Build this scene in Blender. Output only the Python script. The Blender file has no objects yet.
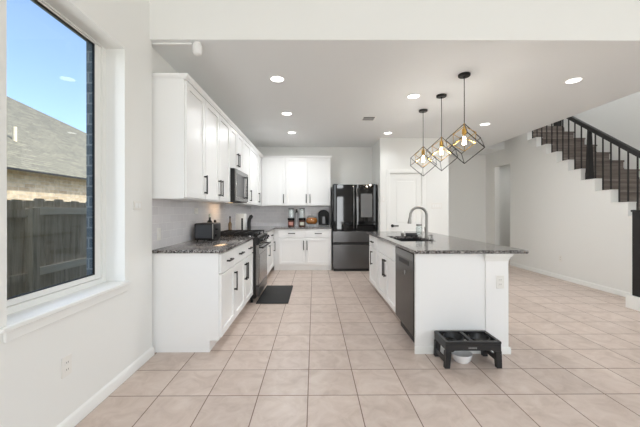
import bpy, bmesh, math, random
from mathutils import Vector, Matrix

random.seed(7)
S = bpy.context.scene
COL = S.collection
R = math.radians

# ------------------------------------------------------------------ camera
F = 307.0
OZL = 2.44
cam_d = bpy.data.cameras.new('camera')
cam = bpy.data.objects.new('camera', cam_d)
COL.objects.link(cam)
cam.location = (0, 0, 1.26)
cam.rotation_euler = (R(90), R(0.06), -0.006)
cam_d.sensor_width = 36.0
cam_d.sensor_fit = 'HORIZONTAL'
cam_d.lens = F / 640 * 36.0
cam_d.shift_x = 4.2 / 640
cam_d.shift_y = -2.5 / 640
cam_d.clip_start = 0.02
S.camera = cam

# ------------------------------------------------------------------ light
S.view_settings.view_transform = 'Standard'
S.view_settings.look = 'None'
S.view_settings.exposure = 0.16
S.view_settings.gamma = 1.0
S.view_settings.use_curve_mapping = False
S.cycles.diffuse_bounces = 8
S.cycles.max_bounces = 14

world = bpy.data.worlds.new('sky')
S.world = world
world.use_nodes = True
wn = world.node_tree.nodes
wl = world.node_tree.links
wn.clear()
w_out = wn.new('ShaderNodeOutputWorld')
w_bg = wn.new('ShaderNodeBackground')
w_sky = wn.new('ShaderNodeTexSky')
w_sky.sky_type = 'NISHITA'
w_sky.sun_disc = False
w_sky.sun_elevation = R(55)
w_sky.sun_rotation = R(80)
w_sky.air_density = 0.9
w_sky.dust_density = 2.0
w_sky.ozone_density = 1.6
w_bg.inputs['Strength'].default_value = 0.36
wl.new(w_sky.outputs[0], w_bg.inputs['Color'])
wl.new(w_bg.outputs[0], w_out.inputs['Surface'])


def lamp(name, kind, loc, power, color=(1, 1, 1), size=1.0, size_y=None, rot=(0, 0, 0)):
    d = bpy.data.lights.new(name, kind)
    d.energy = power
    d.color = color
    if kind == 'AREA':
        d.shape = 'RECTANGLE' if size_y else 'DISK'
        d.size = size
        if size_y:
            d.size_y = size_y
    elif kind == 'POINT':
        d.shadow_soft_size = size
    o = bpy.data.objects.new(name, d)
    o.location = loc
    o.rotation_euler = rot
    COL.objects.link(o)
    return o


sun = lamp('sun', 'SUN', (0, 0, 20), 4.9, (1.0, 0.95, 0.86))
sun.data.angle = R(0.6)
sun.rotation_euler = Vector((-0.57, -0.10, -0.81)).to_track_quat('-Z', 'Y').to_euler()
# area lamps added inside window openings, seen and unseen, to boost the daylight
DAY = (0.95, 0.98, 1.0)
lamp('window_daylight', 'AREA', (-0.2, -3.9, 1.9), 35, DAY, 1.5, 2.4, (R(90), 0, 0))
lamp('window_daylight', 'AREA', (4.45, -3.9, 1.9), 35, DAY, 1.5, 2.4, (R(90), 0, 0))
lamp('window_daylight', 'AREA', (5.44, -1.0, 2.2), 34, DAY, 2.2, 2.4, (R(90), 0, R(90)))
lamp('window_daylight', 'AREA', (-1.5, 1.86, 1.6), 3.2, DAY, 0.8, 1.6, (R(90), 0, R(-90)))
lamp('window_daylight', 'AREA', (1.34, -3.95, 1.15), 34, DAY, 0.5, 1.76, (R(90), 0, 0))
lamp('window_daylight', 'AREA', (1.34, -3.95, 2.60), 4, DAY, 0.5, 0.2, (R(90), 0, 0))
# unseen area lamps added high in the living room to brighten it
for lx, ly in ((0.2, -1.4), (3.6, -1.4), (0.2, 1.0), (3.6, 1.0)):
    lamp('living_ceiling_lamp', 'AREA', (lx, ly, 5.1), 0.8, (0.98, 0.99, 1.0), 0.9)
lamp('stair_hall_lamp', 'AREA', (4.9, 5.6, 5.12), 20, (0.95, 0.97, 1.0), 0.5)  # unseen lamp added to brighten the stairwell
lamp('side_hall_lamp', 'AREA', (5.1, 7.45, OZL), 1.6, (0.97, 0.98, 1.0), 0.25)  # unseen lamp added to lighten the space behind the doorway
DOWN_POWER = 7.5
DOWN_COLOR = (0.95, 0.98, 1.0)


# ------------------------------------------------------------------ materials
def srgb(r, g, b):
    def f(c):
        c /= 255.0
        return c / 12.92 if c <= 0.04045 else ((c + 0.055) / 1.055) ** 2.4
    return (f(r), f(g), f(b), 1.0)


def mat(name, col, rough=0.5, metal=0.0, spec=None, coat=0.0, noise=None, bump=None, emit=None):
    m = bpy.data.materials.new(name)
    m.use_nodes = True
    nt = m.node_tree
    b = nt.nodes['Principled BSDF']
    b.inputs['Base Color'].default_value = col
    b.inputs['Roughness'].default_value = rough
    b.inputs['Metallic'].default_value = metal
    if spec is not None:
        b.inputs['Specular IOR Level'].default_value = spec
    if coat:
        b.inputs['Coat Weight'].default_value = coat
        b.inputs['Coat Roughness'].default_value = 0.05
    tc = nt.nodes.new('ShaderNodeTexCoord')
    if noise:  # (scale, amount)
        n = nt.nodes.new('ShaderNodeTexNoise')
        n.inputs['Scale'].default_value = noise[0]
        n.inputs['Detail'].default_value = 5
        nt.links.new(tc.outputs['Object'], n.inputs['Vector'])
        mx = nt.nodes.new('ShaderNodeMix')
        mx.data_type = 'RGBA'
        k = noise[1]
        mx.inputs[6].default_value = tuple(c * (1 - k) for c in col[:3]) + (1,)
        mx.inputs[7].default_value = tuple(min(1, c * (1 + k)) for c in col[:3]) + (1,)
        nt.links.new(n.outputs['Fac'], mx.inputs[0])
        nt.links.new(mx.outputs[2], b.inputs['Base Color'])
    if bump:  # (scale, strength)
        n2 = nt.nodes.new('ShaderNodeTexNoise')
        n2.inputs['Scale'].default_value = bump[0]
        n2.inputs['Detail'].default_value = 4
        nt.links.new(tc.outputs['Object'], n2.inputs['Vector'])
        bp = nt.nodes.new('ShaderNodeBump')
        bp.inputs['Strength'].default_value = bump[1]
        bp.inputs['Distance'].default_value = 0.002
        nt.links.new(n2.outputs['Fac'], bp.inputs['Height'])
        nt.links.new(bp.outputs[0], b.inputs['Normal'])
    if emit:
        b.inputs['Emission Color'].default_value = emit[0]
        b.inputs['Emission Strength'].default_value = emit[1]
    return m


def ramp_stops(node, stops):
    cr = node.color_ramp
    while len(cr.elements) > 1:
        cr.elements.remove(cr.elements[-1])
    cr.elements[0].position = stops[0][0]
    cr.elements[0].color = stops[0][1]
    for p, c in stops[1:]:
        e = cr.elements.new(p)
        e.color = c


def glass_mat(name, tint=(1, 1, 1, 1), ior=1.45):
    m = bpy.data.materials.new(name)
    m.use_nodes = True
    nt = m.node_tree
    nt.nodes.clear()
    out = nt.nodes.new('ShaderNodeOutputMaterial')
    tr = nt.nodes.new('ShaderNodeBsdfTransparent')
    tr.inputs['Color'].default_value = tint
    gl = nt.nodes.new('ShaderNodeBsdfGlossy')
    gl.inputs['Roughness'].default_value = 0.02
    lw = nt.nodes.new('ShaderNodeLayerWeight')
    lw.inputs['Blend'].default_value = 0.5
    pw = nt.nodes.new('ShaderNodeMath')
    pw.operation = 'POWER'
    pw.inputs[1].default_value = 5.0
    nt.links.new(lw.outputs['Facing'], pw.inputs[0])
    fr = nt.nodes.new('ShaderNodeMath')
    fr.operation = 'MULTIPLY_ADD'
    f0 = ((ior - 1) / (ior + 1)) ** 2
    fr.inputs[1].default_value = 1 - f0
    fr.inputs[2].default_value = f0
    nt.links.new(pw.outputs[0], fr.inputs[0])
    mx = nt.nodes.new('ShaderNodeMixShader')
    nt.links.new(fr.outputs[0], mx.inputs[0])
    nt.links.new(tr.outputs[0], mx.inputs[1])
    nt.links.new(gl.outputs[0], mx.inputs[2])
    nt.links.new(mx.outputs[0], out.inputs['Surface'])
    return m


def tile_floor_mat():
    m = bpy.data.materials.new('floor_tile')
    m.use_nodes = True
    nt = m.node_tree
    L = nt.links.new
    b = nt.nodes['Principled BSDF']
    tc = nt.nodes.new('ShaderNodeTexCoord')
    mp = nt.nodes.new('ShaderNodeMapping')
    mp.inputs['Location'].default_value = (0.0425, -2.099 + 0.34 * 7, 0)
    L(tc.outputs['Object'], mp.inputs['Vector'])
    br = nt.nodes.new('ShaderNodeTexBrick')
    br.offset = 0.0
    br.squash = 1.0
    br.inputs['Scale'].default_value = 1.0
    br.inputs['Brick Width'].default_value = 0.34
    br.inputs['Row Height'].default_value = 0.34
    br.inputs['Mortar Size'].default_value = 0.0034
    br.inputs['Mortar Smooth'].default_value = 0.1
    br.inputs['Bias'].default_value = 0.0
    br.inputs['Color1'].default_value = (0, 0, 0, 1)
    br.inputs['Color2'].default_value = (1, 1, 1, 1)
    br.inputs['Mortar'].default_value = (0.5, 0.5, 0.5, 1)
    L(mp.outputs[0], br.inputs['Vector'])
    # per-tile shift of the mottling
    add = nt.nodes.new('ShaderNodeVectorMath')
    add.operation = 'MULTIPLY_ADD'
    L(br.outputs['Color'], add.inputs[0])
    add.inputs[1].default_value = (13, 7, 5)
    L(tc.outputs['Object'], add.inputs[2])
    n1 = nt.nodes.new('ShaderNodeTexNoise')
    n1.inputs['Scale'].default_value = 7
    n1.inputs['Detail'].default_value = 7
    n1.inputs['Roughness'].default_value = 0.62
    n1.inputs['Distortion'].default_value = 1.0
    L(add.outputs[0], n1.inputs['Vector'])
    rp = nt.nodes.new('ShaderNodeValToRGB')
    ramp_stops(rp, [(0.25, srgb(185, 167, 155)), (0.5, srgb(203, 186, 175)), (0.75, srgb(214, 200, 190))])
    L(n1.outputs['Fac'], rp.inputs[0])
    tint = nt.nodes.new('ShaderNodeMix')
    tint.data_type = 'RGBA'
    tint.blend_type = 'MULTIPLY'
    tint.inputs[0].default_value = 1.0
    tr = nt.nodes.new('ShaderNodeValToRGB')
    ramp_stops(tr, [(0.0, (0.93, 0.93, 0.93, 1)), (1.0, (1.0, 1.0, 1.0, 1))])
    L(br.outputs['Color'], tr.inputs[0])
    L(rp.outputs[0], tint.inputs[6])
    L(tr.outputs[0], tint.inputs[7])
    mx = nt.nodes.new('ShaderNodeMix')
    mx.data_type = 'RGBA'
    L(br.outputs['Fac'], mx.inputs[0])
    L(tint.outputs[2], mx.inputs[6])
    mx.inputs[7].default_value = srgb(128, 108, 96)
    L(mx.outputs[2], b.inputs['Base Color'])
    rr = nt.nodes.new('ShaderNodeMapRange')
    L(br.outputs['Fac'], rr.inputs['Value'])
    rr.inputs['To Min'].default_value = 0.36
    rr.inputs['To Max'].default_value = 0.85
    L(rr.outputs[0], b.inputs['Roughness'])
    inv = nt.nodes.new('ShaderNodeMath')
    inv.operation = 'SUBTRACT'
    inv.inputs[0].default_value = 1.0
    L(br.outputs['Fac'], inv.inputs[1])
    bp = nt.nodes.new('ShaderNodeBump')
    bp.inputs['Strength'].default_value = 0.5
    bp.inputs['Distance'].default_value = 0.003
    L(inv.outputs[0], bp.inputs['Height'])
    L(bp.outputs[0], b.inputs['Normal'])
    return m


def brick_mat(name, c1, c2, mortar, w, h, ms, rough, axis, offset=0.5, bump=0.6, nz=0.0):
    """axis 'x': face lies in the YZ plane; axis 'y': face lies in the XZ plane."""
    m = bpy.data.materials.new(name)
    m.use_nodes = True
    nt = m.node_tree
    L = nt.links.new
    b = nt.nodes['Principled BSDF']
    tc = nt.nodes.new('ShaderNodeTexCoord')
    sx = nt.nodes.new('ShaderNodeSeparateXYZ')
    cx = nt.nodes.new('ShaderNodeCombineXYZ')
    L(tc.outputs['Object'], sx.inputs[0])
    if axis == 'x':
        L(sx.outputs['Y'], cx.inputs['X'])
    elif axis == 'y':
        L(sx.outputs['X'], cx.inputs['X'])
    else:
        ad = nt.nodes.new('ShaderNodeMath')
        L(sx.outputs['X'], ad.inputs[0])
        L(sx.outputs['Y'], ad.inputs[1])
        L(ad.outputs[0], cx.inputs['X'])
    L(sx.outputs['Z'], cx.inputs['Y'])
    br = nt.nodes.new('ShaderNodeTexBrick')
    br.offset = offset
    br.inputs['Scale'].default_value = 1.0
    br.inputs['Brick Width'].default_value = w
    br.inputs['Row Height'].default_value = h
    br.inputs['Mortar Size'].default_value = ms
    br.inputs['Mortar Smooth'].default_value = 0.15
    br.inputs['Color1'].default_value = c1
    br.inputs['Color2'].default_value = c2
    br.inputs['Mortar'].default_value = mortar
    L(cx.outputs[0], br.inputs['Vector'])
    src = br.outputs['Color']
    if nz:
        n = nt.nodes.new('ShaderNodeTexNoise')
        n.inputs['Scale'].default_value = 9
        n.inputs['Detail'].default_value = 6
        L(tc.outputs['Object'], n.inputs['Vector'])
        rp = nt.nodes.new('ShaderNodeValToRGB')
        ramp_stops(rp, [(0.3, (1 - nz, 1 - nz, 1 - nz, 1)), (0.7, (1, 1, 1, 1))])
        L(n.outputs['Fac'], rp.inputs[0])
        mx = nt.nodes.new('ShaderNodeMix')
        mx.data_type = 'RGBA'
        mx.blend_type = 'MULTIPLY'
        mx.inputs[0].default_value = 1
        L(src, mx.inputs[6])
        L(rp.outputs[0], mx.inputs[7])
        src = mx.outputs[2]
    L(src, b.inputs['Base Color'])
    b.inputs['Roughness'].default_value = rough
    inv = nt.nodes.new('ShaderNodeMath')
    inv.operation = 'SUBTRACT'
    inv.inputs[0].default_value = 1.0
    L(br.outputs['Fac'], inv.inputs[1])
    bp = nt.nodes.new('ShaderNodeBump')
    bp.inputs['Strength'].default_value = bump
    bp.inputs['Distance'].default_value = 0.004
    L(inv.outputs[0], bp.inputs['Height'])
    L(bp.outputs[0], b.inputs['Normal'])
    return m


def granite_mat():
    m = bpy.data.materials.new('granite')
    m.use_nodes = True
    nt = m.node_tree
    L = nt.links.new
    b = nt.nodes['Principled BSDF']
    tc = nt.nodes.new('ShaderNodeTexCoord')
    v = nt.nodes.new('ShaderNodeTexVoronoi')
    v.inputs['Scale'].default_value = 95
    L(tc.outputs['Object'], v.inputs['Vector'])
    sep = nt.nodes.new('ShaderNodeSeparateColor')
    L(v.outputs['Color'], sep.inputs[0])
    rp = nt.nodes.new('ShaderNodeValToRGB')
    rp.color_ramp.interpolation = 'CONSTANT'
    ramp_stops(rp, [(0.0, srgb(48, 47, 47)), (0.24, srgb(108, 106, 105)), (0.50, srgb(152, 149, 147)),
                    (0.80, srgb(60, 55, 54)), (0.88, srgb(176, 172, 170)), (0.95, srgb(104, 90, 82))])
    L(sep.outputs[0], rp.inputs[0])
    n = nt.nodes.new('ShaderNodeTexNoise')
    n.inputs['Scale'].default_value = 22
    n.inputs['Detail'].default_value = 5
    L(tc.outputs['Object'], n.inputs['Vector'])
    r2 = nt.nodes.new('ShaderNodeValToRGB')
    ramp_stops(r2, [(0.3, (0.62, 0.6, 0.6, 1)), (0.7, (1.15, 1.13, 1.12, 1))])
    L(n.outputs['Fac'], r2.inputs[0])
    mx = nt.nodes.new('ShaderNodeMix')
    mx.data_type = 'RGBA'
    mx.blend_type = 'MULTIPLY'
    mx.inputs[0].default_value = 1
    L(rp.outputs[0], mx.inputs[6])
    L(r2.outputs[0], mx.inputs[7])
    L(mx.outputs[2], b.inputs['Base Color'])
    b.inputs['Roughness'].default_value = 0.12
    return m


def streak_mat(name, cols, scale, rough, along='z', noise_scale=3.0):
    """wood: noise stretched along one axis."""
    m = bpy.data.materials.new(name)
    m.use_nodes = True
    nt = m.node_tree
    L = nt.links.new
    b = nt.nodes['Principled BSDF']
    tc = nt.nodes.new('ShaderNodeTexCoord')
    mp = nt.nodes.new('ShaderNodeMapping')
    sc = [scale, scale, scale]
    sc['xyz'.index(along)] = scale * 0.06
    mp.inputs['Scale'].default_value = sc
    L(tc.outputs['Object'], mp.inputs['Vector'])
    n = nt.nodes.new('ShaderNodeTexNoise')
    n.inputs['Scale'].default_value = noise_scale
    n.inputs['Detail'].default_value = 7
    n.inputs['Roughness'].default_value = 0.65
    L(mp.outputs[0], n.inputs['Vector'])
    rp = nt.nodes.new('ShaderNodeValToRGB')
    k = len(cols)
    ramp_stops(rp, [(0.28 + 0.44 * i / (k - 1), c) for i, c in enumerate(cols)])
    L(n.outputs['Fac'], rp.inputs[0])
    L(rp.outputs[0], b.inputs['Base Color'])
    b.inputs['Roughness'].default_value = rough
    return m


M = {}
M['wall'] = mat('wall_paint', srgb(234, 234, 231), 0.7, bump=(180, 0.08))
M['ceiling'] = mat('ceiling_paint', srgb(236, 238, 238), 0.8, bump=(140, 0.12))
M['trim'] = mat('trim_paint', srgb(236, 236, 233), 0.4)
M['cab'] = mat('cabinet_paint', srgb(240, 240, 239), 0.34)
M['cab_in'] = mat('cabinet_underside', srgb(206, 190, 168), 0.6)
M['floor'] = tile_floor_mat()
M['granite'] = granite_mat()
M['splash_l'] = brick_mat('backsplash_tile_side', srgb(224, 222, 224), srgb(232, 230, 232), srgb(246, 245, 244), 0.155, 0.0765, 0.002, 0.14, 'x', bump=0.4)
M['splash_b'] = brick_mat('backsplash_tile_back', srgb(224, 222, 224), srgb(232, 230, 232), srgb(246, 245, 244), 0.155, 0.0765, 0.002, 0.14, 'y', bump=0.4)
M['black'] = mat('black_matte_metal', srgb(30, 29, 29), 0.42, 0.3)
M['pull'] = mat('pull_dark_bronze', srgb(38, 36, 35), 0.38, 0.5)
M['iron'] = mat('black_iron', srgb(27, 25, 25), 0.5)
M['plastic'] = mat('black_plastic', srgb(30, 30, 31), 0.4, noise=(40, 0.08))
M['blackgloss'] = mat('black_gloss', srgb(13, 13, 14), 0.07, coat=0.3)
M['darkplastic'] = mat('dark_gloss_plastic', srgb(17, 17, 18), 0.5, spec=0.3)
M['castiron'] = mat('cast_iron', srgb(24, 22, 22), 0.6, bump=(300, 0.3))
M['dsteel'] = mat('black_stainless', srgb(92, 91, 91), 0.28, 0.95)
M['fsteel'] = mat('fridge_black_stainless', srgb(100, 99, 99), 0.25, 0.95)
M['wsteel'] = mat('dishwasher_black_stainless', srgb(50, 50, 50), 0.2, 0.9)
M['mirror'] = mat('fridge_glass', srgb(16, 16, 17), 0.04, 0.0, spec=0.42)
M['panel'] = mat('fridge_view_panel', srgb(110, 110, 110), 0.1)
M['steel'] = mat('brushed_steel', srgb(176, 175, 173), 0.28, 1.0)
M['msteel'] = mat('dark_brushed_steel', srgb(138, 136, 134), 0.25, 1.0)
M['nickel'] = mat('brushed_nickel', srgb(150, 148, 144), 0.3, 1.0)
M['brass'] = mat('brass', srgb(200, 160, 84), 0.42, 1.0)
M['sink'] = mat('black_composite', srgb(24, 24, 25), 0.45, noise=(200, 0.3))
M['glass'] = glass_mat('window_glass', (0.93, 0.96, 0.96, 1))
M['jar'] = glass_mat('clear_glass', (0.93, 0.95, 0.95, 1), 1.5)
M['bulbglass'] = glass_mat('bulb_glass', (1, 0.97, 0.92, 1), 1.3)
M['filament'] = mat('filament', (1, 0.9, 0.75, 1), 0.5, emit=((1.0, 0.88, 0.7, 1), 60))
M['diffuser'] = mat('lamp_diffuser', (1, 1, 1, 1), 0.5, emit=((1.0, 0.98, 0.95, 1), 3.5))
M['whiteplastic'] = mat('white_plastic', srgb(238, 238, 236), 0.35)
M['plate'] = mat('wall_plate', srgb(232, 230, 225), 0.4)
M['slot'] = mat('outlet_slot', srgb(58, 56, 54), 0.6)
M['rubber'] = mat('mat_rubber', srgb(34, 33, 33), 0.7, noise=(60, 0.2), bump=(220, 0.5))
M['ceramic'] = mat('white_ceramic', srgb(238, 238, 238), 0.15)
M['wood'] = streak_mat('stair_wood', [srgb(84, 73, 67), srgb(118, 107, 100), srgb(146, 137, 131)], 5.0, 0.55, 'x', 4.0)
M['fence'] = streak_mat('weathered_fence', [srgb(150, 130, 102), srgb(206, 184, 150), srgb(232, 214, 184)], 7.0, 0.9, 'z', 3.0)
M['fence_rail'] = streak_mat('weathered_rail', [srgb(236, 214, 176), srgb(252, 238, 212)], 6.0, 0.9, 'y', 3.0)
M['shingle'] = brick_mat('roof_shingle', srgb(146, 140, 120), srgb(122, 117, 102), srgb(98, 93, 82), 0.33, 0.075, 0.006, 0.9, 'x', nz=0.35)
M['stone'] = brick_mat('stacked_stone', srgb(222, 202, 174), srgb(196, 172, 142), srgb(210, 200, 184), 0.34, 0.11, 0.008, 0.9, 'x', nz=0.3)
M['brick'] = brick_mat('blue_grey_brick', srgb(86, 104, 118), srgb(100, 118, 130), srgb(150, 160, 164), 0.203, 0.076, 0.006, 0.85, 'xy', nz=0.2)
M['soil'] = mat('side_yard_soil', srgb(132, 130, 98), 0.95, noise=(6, 0.35), bump=(30, 1.0))
M['snack'] = mat('orange_snacks', srgb(196, 122, 52), 0.6, noise=(70, 0.5), bump=(90, 1.0))
M['cocoa'] = mat('dark_brown_powder', srgb(84, 46, 36), 0.5, noise=(50, 0.3))
M['pinklabel'] = mat('pink_label', srgb(206, 150, 138), 0.6)
M['palelabel'] = mat('pale_label', srgb(206, 206, 190), 0.6)
M['oil'] = mat('amber_bottle', srgb(120, 96, 66), 0.15, coat=0.4)
M['grease'] = mat('logo_grey', srgb(150, 150, 150), 0.4, 0.3)


# ------------------------------------------------------------------ mesh helpers
class MB:
    def __init__(self):
        self.bm = bmesh.new()

    def box(self, x0, x1, y0, y1, z0, z1, bev=0.0, seg=1):
        x0, x1 = min(x0, x1), max(x0, x1)
        y0, y1 = min(y0, y1), max(y0, y1)
        z0, z1 = min(z0, z1), max(z0, z1)
        bm = self.bm
        co = [(x0, y0, z0), (x1, y0, z0), (x1, y1, z0), (x0, y1, z0),
              (x0, y0, z1), (x1, y0, z1), (x1, y1, z1), (x0, y1, z1)]
        vs = [bm.verts.new(c) for c in co]
        fs = [bm.faces.new([vs[i] for i in f]) for f in
              ((3, 2, 1, 0), (4, 5, 6, 7), (0, 1, 5, 4), (1, 2, 6, 5), (2, 3, 7, 6), (3, 0, 4, 7))]
        if bev > 0:
            es = list({e for f in fs for e in f.edges})
            bmesh.ops.bevel(bm, geom=es, offset=bev, segments=seg, affect='EDGES', profile=0.5)
        return self

    def prism(self, pts, axis, a0, a1, bev=0.0):
        """extrude a polygon of 2-D points along an axis (x: pts=(y,z), y: pts=(x,z), z: pts=(x,y))."""
        bm = self.bm

        def P(p, a):
            return {'x': (a, p[0], p[1]), 'y': (p[0], a, p[1]), 'z': (p[0], p[1], a)}[axis]
        lo = [bm.verts.new(P(p, a0)) for p in pts]
        hi = [bm.verts.new(P(p, a1)) for p in pts]
        n = len(pts)
        fs = [bm.faces.new(lo[::-1]), bm.faces.new(hi)]
        for i in range(n):
            j = (i + 1) % n
            fs.append(bm.faces.new((lo[i], lo[j], hi[j], hi[i])))
        bmesh.ops.recalc_face_normals(bm, faces=fs)
        if bev > 0:
            es = list({e for f in fs for e in f.edges})
            bmesh.ops.bevel(bm, geom=es, offset=bev, segments=1, affect='EDGES', profile=0.5)
        return self

    def ring(self, c, u, v, r, n):
        return [self.bm.verts.new(c + u * (r * math.cos(2 * math.pi * i / n)) + v * (r * math.sin(2 * math.pi * i / n))) for i in range(n)]

    def loft(self, rings, cap=True):
        bm = self.bm
        fs = []
        for a, b in zip(rings, rings[1:]):
            n = len(a)
            for i in range(n):
                j = (i + 1) % n
                fs.append(bm.faces.new((a[i], a[j], b[j], b[i])))
        if cap:
            fs.append(bm.faces.new(rings[0][::-1]))
            fs.append(bm.faces.new(rings[-1]))
        bmesh.ops.recalc_face_normals(bm, faces=fs)
        return self

    def cyl(self, p0, p1, r0, r1=None, n=16, cap=True):
        p0, p1 = Vector(p0), Vector(p1)
        r1 = r0 if r1 is None else r1
        d = (p1 - p0).normalized()
        u = d.orthogonal().normalized()
        v = d.cross(u)
        return self.loft([self.ring(p0, u, v, r0, n), self.ring(p1, u, v, r1, n)], cap)

    def tube(self, pts, r, n=10, cap=True):
        pts = [Vector(p) for p in pts]
        rs = r if isinstance(r, (list, tuple)) else [r] * len(pts)
        rings = []
        u = None
        for i, p in enumerate(pts):
            if i == 0:
                d = pts[1] - p
            elif i == len(pts) - 1:
                d = p - pts[i - 1]
            else:
                d = (pts[i + 1] - p).normalized() + (p - pts[i - 1]).normalized()
            d.normalize()
            if u is None:
                u = d.orthogonal().normalized()
            u = (u - d * u.dot(d)).normalized()
            rings.append(self.ring(p, u, d.cross(u), rs[i], n))
        return self.loft(rings, cap)

    def bar(self, p0, p1, w, h=None):
        """square-section bar from p0 to p1."""
        h = h or w
        p0, p1 = Vector(p0), Vector(p1)
        d = (p1 - p0).normalized()
        up = Vector((0, 0, 1)) if abs(d.z) < 0.95 else Vector((1, 0, 0))
        s = d.cross(up).normalized()
        t = s.cross(d)
        def rg(c):
            return [self.bm.verts.new(c + s * a * w / 2 + t * b * h / 2) for a, b in ((-1, -1), (1, -1), (1, 1), (-1, 1))]
        return self.loft([rg(p0), rg(p1)])

    def lathe(self, prof, c=(0, 0, 0), n=24):
        """profile of (radius, z); a zero radius closes the end."""
        c = Vector(c)
        rings = []
        fs = []
        for r, z in prof:
            if r < 1e-6:
                rings.append([self.bm.verts.new(c + Vector((0, 0, z)))])
            else:
                rings.append(self.ring(c + Vector((0, 0, z)), Vector((1, 0, 0)), Vector((0, 1, 0)), r, n))
        for a, b in zip(rings, rings[1:]):
            for i in range(n):
                j = (i + 1) % n
                if len(a) == 1 and len(b) == 1:
                    break
                if len(a) == 1:
                    fs.append(self.bm.faces.new((a[0], b[i], b[j])))
                elif len(b) == 1:
                    fs.append(self.bm.faces.new((a[i], a[j], b[0])))
                else:
                    fs.append(self.bm.faces.new((a[i], a[j], b[j], b[i])))
        bmesh.ops.recalc_face_normals(self.bm, faces=fs)
        return self


def wpos(o):
    p = Vector((0, 0, 0))
    while o is not None:
        p += o.location
        o = o.parent
    return p


def obj(name, mb, m, parent=None, loc=None, **props):
    """one mesh object; the mesh is given in world coordinates."""
    me = bpy.data.meshes.new(name)
    if parent is not None:
        off = wpos(parent)
    else:
        off = Vector(loc) if loc is not None else Vector((0, 0, 0))
    bmesh.ops.translate(mb.bm, verts=mb.bm.verts, vec=-off)
    mb.bm.to_mesh(me)
    mb.bm.free()
    me.polygons.foreach_set('use_smooth', [True] * len(me.polygons))
    me.set_sharp_from_angle(angle=R(38))
    me.materials.append(M[m] if isinstance(m, str) else m)
    o = bpy.data.objects.new(name, me)
    COL.objects.link(o)
    if parent is not None:
        o.parent = parent
    elif loc is not None:
        o.location = loc
    for k, v in props.items():
        o[k] = v
    return o


def thing(name, label, category, loc, group=None):
    o = bpy.data.objects.new(name, None)
    o.empty_display_size = 0.1
    COL.objects.link(o)
    o.location = loc
    o['label'] = label
    o['category'] = category
    if group:
        o['group'] = group
    return o


def struct(name, mb, m, loc=None):
    return obj(name, mb, m, loc=loc, kind='structure')


def sroot(name, loc):
    o = bpy.data.objects.new(name, None)
    o.empty_display_size = 0.1
    COL.objects.link(o)
    o.location = loc
    o['kind'] = 'structure'
    return o


# ------------------------------------------------------------------ dimensions
CZ = 2.74          # kitchen ceiling
TZ = 5.2           # two-storey living room ceiling
XL = -1.415        # living room left wall
XK = -1.455        # kitchen left wall
YH = 2.66          # where the kitchen begins
YB = 7.10          # kitchen back wall
XA, YP = 1.345, 6.22   # fridge alcove side, pantry front
XP = 2.735         # pantry right side
YC = 8.10          # end of the corridor
XW = 4.55          # staircase wall
XE = 4.04          # edge of the kitchen ceiling at the stairwell
XR = 5.56          # outer right wall
YR = -4.0          # rear wall of the living room
RISE, RUN = 0.1965, 0.262
def SY(n): return 4.683 + RUN * (n - 8)
def SZ(n): return RISE * n

# ------------------------------------------------------------------ setting: shell
struct('floor', MB().box(-1.6, 5.8, -4.2, 8.4, -0.12, 0.0), 'floor')
struct('ceiling', MB().box(XK - .05, XE, YH, YC + .1, CZ, CZ + 0.3).box(XE, XW + .12, 7.3, YC + .1, CZ, CZ + .3), 'ceiling')
struct('ceiling_living', MB().box(-1.8, 5.9, -4.2, 8.4, TZ, TZ + 0.15), 'ceiling')
struct('wall_header', MB().box(XL, XE, YH - .005, YH + .12, CZ + .001, TZ), 'wall')
struct('wall_stairwell', MB().box(XE - .12, XE, YH + .12, YC, CZ + .3, TZ), 'wall')
WY0, WY1, WZ0, WZ1 = 1.423, 2.306, 0.71, 2.475      # left window opening
mb = MB()
mb.box(XL - .175, XL, YR, WY0, 0, TZ)
mb.box(XL - .175, XL, WY1, YH + .03, 0, TZ)
mb.box(XL - .175, XL, WY0, WY1, 0, WZ0)
mb.box(XL - .175, XL, WY0, WY1, WZ1, TZ)
struct('wall_left', mb, 'wall')
struct('wall_kitchen_left', MB().box(XK - .13, XK, YH + .03, YB + .1, 0, CZ), 'wall')
struct('wall_back', MB().box(XK, XA, YB, YB + .12, 0, CZ), 'wall')
struct('wall_alcove', MB().box(XA, XA + .11, YP + .12, YB + .12, 0, CZ), 'wall')
DX0, DX1, DZ = 1.535, 2.195, 2.03
mb = MB()
mb.box(XA, DX0, YP, YP + .12, 0, CZ)
mb.box(DX1, XP, YP, YP + .12, 0, CZ)
mb.box(DX0, DX1, YP, YP + .12, DZ, CZ)
struct('wall_pantry', mb, 'wall')
struct('wall_pantry_side', MB().box(XP - .12, XP, YP + .12, YC, 0, CZ), 'wall')
struct('wall_corridor_end', MB().box(XP - .12, XR, YC, YC + .12, 0, TZ), 'wall')
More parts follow.
